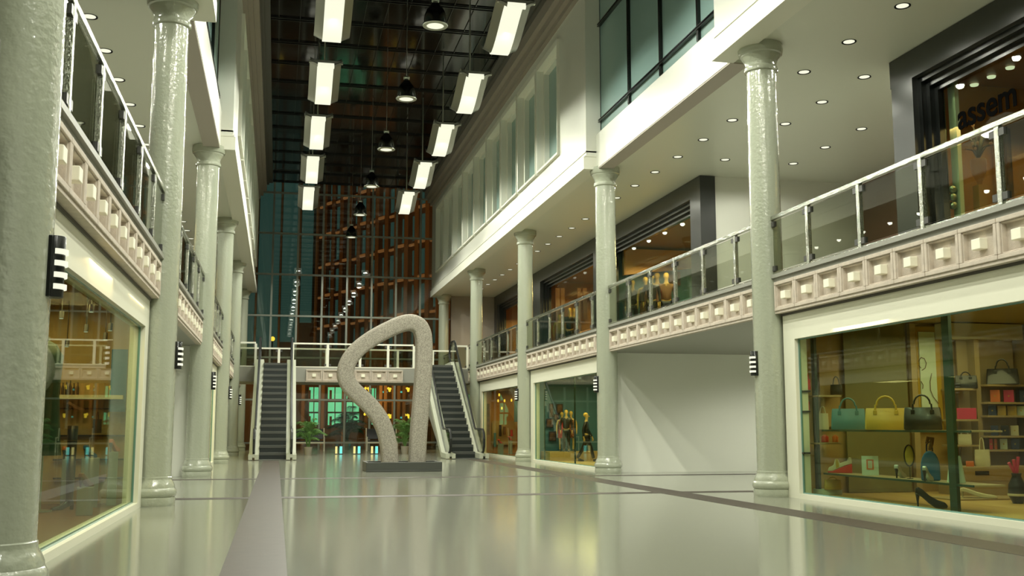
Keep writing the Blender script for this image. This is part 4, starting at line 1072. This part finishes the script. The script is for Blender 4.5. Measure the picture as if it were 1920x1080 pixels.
obj('urn', lathe(new(), [(w*.14, 0), (w*.16, h*.12), (w*.42, h*.45), (w*.5, h*.85), (w*.46, h)], 24), 'litorange', t, smooth=True)
obj('pedestal', B(-w*.3, w*.3, -w*.3, w*.3, -(P.z-ZS1-.03), 0), 'amber', t)
random.seed(5)
t = thing('coral_arrangement', 'dark branching arrangement with orange tips above the urn lamp', 'arrangement', (P.x, P.y, P.z+h+.01))
bm = new(); tips = new()
for i in range(16):
    a = random.random()*6.28; r_ = .18+.22*random.random(); z = .15+.5*random.random()
    tube(bm, [(0, 0, 0), (r_*.4*math.cos(a), r_*.4*math.sin(a), z*.8), (r_*math.cos(a), r_*math.sin(a), z)], [.02, .016, .008], 5)
    blob(tips, (r_*math.cos(a), r_*math.sin(a), z), .03, seg=6)
obj('branches', bm, 'dk', t); obj('tips', tips, 'litorange', t)
wall_ = [(1862, 1876, 250, 420, 'amber', 'amber panel strip at the back of the upper shop, left one'), (1885, 1905, 240, 420, 'photo', 'dark patterned panel at the back of the upper shop')]
for a, b2, c_, d_, mm, lab in wall_:
    A = at(a, c_, 'Y', 17.2); B2 = at(b2, d_, 'Y', 17.2)
    tag(obj('wall_panel', B(A.x, B2.x, 17.2, 17.26, max(B2.z, ZS1+.03), A.z), mm), lab, 'panel')
for q, (px, py) in enumerate(((1797, 175), (1827, 161), (1859, 146), (1894, 129))):
    P = at(px, py, 'Z', 7.55)
    tag(obj('recessed_spot', lathe(new(), [(.001, 0), (.07, 0), (.08, .03), (.001, .03)], 16), 'glow'), 'small recessed spot in the upper shop ceiling, %s from the left' % ORD[q], 'spotlight', 'spots in the lettered upper shop').location = P

# ---- upper mannequin shop
YU = 36.2
tag(obj('display_platform', B(11.8, 15.5, 34.4, YU-.05, ZS1+.03, ZS1+.6), 'sand'), 'sand coloured platform in the upper mannequin shop', 'platform')
for px, pt, lab, k in ((1186, 526, 'mannequin in a long black coat, leftmost in the upper shop', {}), (1210, 520, 'mannequin in a patterned dress, second from left in the upper shop', dict(dress='floral')), (1221, 514, 'mannequin in a dark suit, third from left in the upper shop', {}), (1232, 512, 'mannequin in a mustard suit, fourth from left in the upper shop', dict(coat='red', trousers='mustard')), (1249, 512, 'mannequin in a brown jacket, rightmost in the upper shop', dict(coat='brown', trousers='navy'))):
    yq = {1186: 35.75, 1210: 35.2, 1221: 34.7, 1232: 35.75, 1249: 35.25}[px]; P = at(px, pt, 'Y', yq); z = ZS1+.6; mannequin(Vector((P.x, yq, z)), face(P), P.z-z, lab, grp='mannequins in the upper shop', **k)
for a, b2, c_, d_, lab in ((1230, 1246, 487, 500, 'left'), (1254, 1266, 473, 488, 'right'), (1254, 1262, 515, 540, 'low middle'), (1267, 1275, 510, 535, 'low right')):
    A = at(a, c_, 'Y', YU); B2 = at(b2, d_, 'Y', YU)
    tag(obj('picture', B(A.x, B2.x, YU-.05, YU, B2.z, A.z), 'photo'), 'dark picture on the teal wall of the upper shop, %s' % lab, 'picture', 'pictures in the upper mannequin shop')
A = at(1158, 500, 'Y', YU-.06); B2 = at(1296, 380, 'Y', YU-.06)
tag(obj('amber_canopy', prism(new(), [(A.x+.1, 6.55), (B2.x, 6.9), (B2.x, 7.5), (A.x+.1, 7.5)], 'Y', YU-.5, YU-.3), 'amber'), 'amber canopy across the top of the upper mannequin shop', 'canopy')

# ---- upper orange shop
YV = 45.75
for q, (a, b2) in enumerate(((1042, 1050), (1052, 1059), (1083, 1090), (1093, 1101))):
    A = at(a, 545, 'Y', YV-.2); B2 = at(b2, 600, 'Y', YV-.2)
    tag(obj('glowing_panel', B(A.x, B2.x, YV-.2, YV-.15, B2.z, at(a, 540, 'Y', YV-.2).z), 'litorange'), 'tall glowing amber panel in the upper orange shop, %s from left' % ORD[q], 'panel', 'amber panels')
for px, pt, lab, k in ((1049, 590, 'mannequin in a yellow-lined jacket, left in the upper orange shop', dict(coat='mustard')), (1068, 578, 'mannequin in black, middle of the upper orange shop', {}), (1076, 578, 'mannequin in brown, right of the middle one in the upper orange shop', dict(coat='brown', trousers='dk'))):
    yq = {1049: 45.1, 1068: 44.65, 1076: 45.2}[px]; P = at(px, pt, 'Y', yq); z = ZS1+.45; mannequin(Vector((P.x, yq, z)), face(P), P.z-z, lab, grp='mannequins in the upper orange shop', **k)
tag(obj('display_platform', B(11.8, 15.5, 44.4, 45.5, ZS1+.03, ZS1+.449), 'amber'), 'amber platform in the upper orange shop', 'platform')

# ------------------------------------------------------------------ outside at night
def pts_at(px, py, Y): return at(px, py, 'Y', Y)
# street building with green lit windows
YE = 71.0
g = thing('street_building', 'street building with green lit ground floor windows', 'building', (0, YE, 0))
a = pts_at(556, 800, YE).x; b2 = pts_at(733, 800, YE).x
obj('facade', B(a-6, b2, .12, 1.2, 0, 6.3), 'nightbrown', g)
for q, (p0, p1, t0, t1) in enumerate(((580, 597, 726, 748), (580, 597, 754, 772), (580, 597, 775, 796), (615, 641, 726, 748), (615, 641, 754, 772), (615, 641, 775, 797), (650, 673, 754, 772), (650, 673, 726, 748), (650, 673, 775, 792), (697, 708, 728, 748), (697, 708, 775, 796))):
    A = pts_at(p0, t0, YE); B2 = pts_at(p1, t1, YE)
    w = obj('window', B(A.x, B2.x, .05, .10, B2.z, A.z), 'litgreen', g)
    m_ = (A.x+B2.x)/2; bm = new(); box(bm, m_-.03, m_+.03, 0, .05, B2.z, A.z)
    if t1-t0 > 18: box(bm, m_-.35, m_-.2, 0, .05, B2.z, B2.z+(A.z-B2.z)*.75)
    for e in ((A.x-.08, A.x, B2.z-.06, A.z+.06), (B2.x, B2.x+.08, B2.z-.06, A.z+.06), (A.x, B2.x, A.z, A.z+.08), (A.x, B2.x, B2.z-.08, B2.z)): box(bm, e[0], e[1], -.02, .06, e[2], e[3])
    obj('window_frame', bm, 'nightbrown', w)
bm = new()
for px in (567, 604, 643, 686):
    A = pts_at(px, 800, YE-.6); box(bm, A.x-.10, A.x+.10, -.6, -.2, 0, 6.2)
obj('pier', bm, 'nightwall', g)
# orange arcade
YA = 66.0
g = thing('lit_arcade', 'orange arcade with warm chandeliers right of the green windows', 'building', (0, YA, 0))
a = pts_at(712, 800, YA).x; b2 = pts_at(830, 800, YA).x
obj('back_wall', B(a, b2+4, 2.6, 2.9, 0, 5.3), 'nightbrown', g)
bm = new()
for px in (713, 722, 737, 747, 757, 771, 790, 812):
    A = pts_at(px, 800, YA); box(bm, A.x-.09, A.x+.09, 0, .25, 0, 5.2)
for z in (1.2, 2.7, 4.6): box(bm, a, b2+3, .02, .2, z, z+.16)
obj('columns_and_beams', bm, 'nightwall', g)
for px, py in ((689, 726), (727, 726), (762, 726), (688, 774), (728, 776), (763, 776)):
    A = pts_at(px, py+3, YA+1.2)
    t = thing('chandelier', 'warm yellow chandelier in the orange arcade outside', 'chandelier', A, 0, 'chandeliers outside'); bm = new()
    for i in range(5): aa = i*1.257; blob(bm, (.16*math.cos(aa), .16*math.sin(aa), .04*(i % 2)), .075, seg=8)
    blob(bm, (.12, 0, -.12), .08, seg=8)
    obj('bulbs', bm, 'bulb', t, smooth='all'); obj('chain', tube(new(), [(0, 0, 0), (0, 0, .8)], .012, 6), 'dk', t)
for px, py in ((722, 735), (755, 735), (722, 783), (755, 783)):
    A = pts_at(px, py, YA+.9); tag(obj('cyan_sign', B(A.x-.14, A.x+.14, YA+.9, YA+.95, A.z-.05, A.z+.05), 'glowcyan'), 'small cyan lit sign in the arcade outside', 'sign', 'small cyan signs outside')
chl = ['leftmost upper', 'middle upper', 'right upper', 'leftmost lower', 'middle lower', 'right lower']
for i, o in enumerate([o for o in D.objects if o.name.startswith('chandelier')]): o['label'] = 'warm yellow chandelier in the arcade outside, %s one' % chl[i]
for i, o in enumerate([o for o in D.objects if o.name.startswith('cyan_sign')]): o['label'] = 'small cyan lit sign in the arcade outside, %s one' % ['upper left', 'upper right', 'lower left', 'lower right'][i]
# glowing blocks added in place of yellow and cyan reflections near the glazing
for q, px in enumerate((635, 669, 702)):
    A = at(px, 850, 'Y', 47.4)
    t = thing('reflection_blocks', 'yellow and cyan glowing blocks imitating reflections on the floor under the bridge, %s of three' % ['left', 'middle', 'right'][q], 'lamp', (A.x, 47.4, 0), 0, 'imitated reflections')
    obj('base', B(-.18, .18, -.05, .1, 0, .03), 'dk', t); obj('yellow_block', B(-.15, -.06, -.02, .05, .03, .34), 'glowyellow', t); obj('cyan_block', B(.04, .15, -.02, .05, .03, .34), 'glowcyan', t)
# tall facade running away to the left, with orange fins and light strips
def slanted(P0, P1, label, name, floors, z0, fins, seedv, fh=3.1, orange=.55):
    P0 = Vector(P0); P1 = Vector(P1); L = (P1-P0).length
    t = thing(name, label, 'building', P0, math.atan2(P1.y-P0.y, P1.x-P0.x)); H = z0+floors*fh
    rnd = random.Random(seedv)
    obj('facade', B(0, L, -.9, -.3, 0, H), 'nightbrown', t)
    n = int(L/fins)
    for k_ in range(floors):
        z = z0+k_*fh
        bm = new(); b3 = new()
        for i in range(n):
            w = fins*(.42 if i % 3 else .62)
            (box(bm, i*fins+.12, i*fins+.12+w, -.3, -.26, z+.55, z+fh-.35))
            if i % 2 == 0: box(b3, i*fins+.15, i*fins+fins*.8, -.26, -.05, z+.18, z+.42)
            else: box(b3, i*fins+.1, i*fins+fins*.7, -.26, -.1, z+.05, z+.26)
        obj('window_row', bm, 'litteal', t); obj('light_strip', b3, 'litledge', t)
    bm = new()
    for i in range(n+1): box(bm, i*fins-.05, i*fins+.05, -.3, .05, 0, H)
    obj('fin', bm, 'nightwall', t)
    return t
slanted((21, 72, 0), (-1, 118, 0), 'tall office facade with orange fins and lit ledges beyond the glazing', 'office_building', 11, 4.6, 1.7, 1)
# left teal tower
t = thing('teal_tower', 'dark teal panelled tower at the left beyond the glazing', 'building', (-2.4, 66, 0), 0)
obj('facade', B(-6, 4.6, 0, 1, 5.2, 30), 'nightbrown', t)
for i, (x0, x1, m_) in enumerate(((-.6, .9, 'litteal'), (1.05, 2.3, 'litteal'), (2.45, 3.4, 'litteal'), (-1.7, -1.2, 'nightwall'), (-2.6, -2.1, 'litteal'), (3.6, 4.3, 'litteal'))):
    obj('panel', B(x0, x1, -.12, 0, 5.5+.4*i, 18+i*1.2), m_, t)
for i, x in enumerate((-1.0, .97, 2.37, 3.5, 4.5)): obj('fin', B(x-.05, x+.05, -.35, 0, 5.2, 24), 'nightwall', t)
# tall leaning pier and a street lamp at the far left
t = thing('orange_pylon', 'slanted orange lit pylon at the far left outside', 'pylon', (-3.3, 63, 0)); obj('shaft', prism(new(), [(-.55, 0), (.15, 0), (.85, 14), (.55, 14)], 'Y', 0, .5), 'nightwall', t)
A = pts_at(511, 638, 60); t = thing('street_lamp', 'street lamp with a yellow globe behind the left escalator', 'street lamp', (A.x, 60, -.02)); obj('pole', tube(new(), [(0, 0, 0), (0, 0, A.z)], .04, 8), 'dk', t); obj('globe', blob(new(), (0, 0, A.z+.1), .13, seg=14), 'bulb', t, smooth='all')
# sodium light on the street side
for (x, y, z, e) in ((8, 66, 9, 500), (4, 74, 16, 600), (-4, 61, 4, 120), (-1, 66, 3, 60), (5, 64, 3.2, 120), (12, 60.5, 14, 500)):
    area('street_light', (x, y, z), e*1.3, (1, .45, .12), 3, 1.5, (PI*.56, 0, 0))

w_ = D.worlds.new('night'); sc.world = w_; w_.use_nodes = True
w_.node_tree.nodes['Background'].inputs[0].default_value = (.010, .013, .012, 1); w_.node_tree.nodes['Background'].inputs[1].default_value = 1
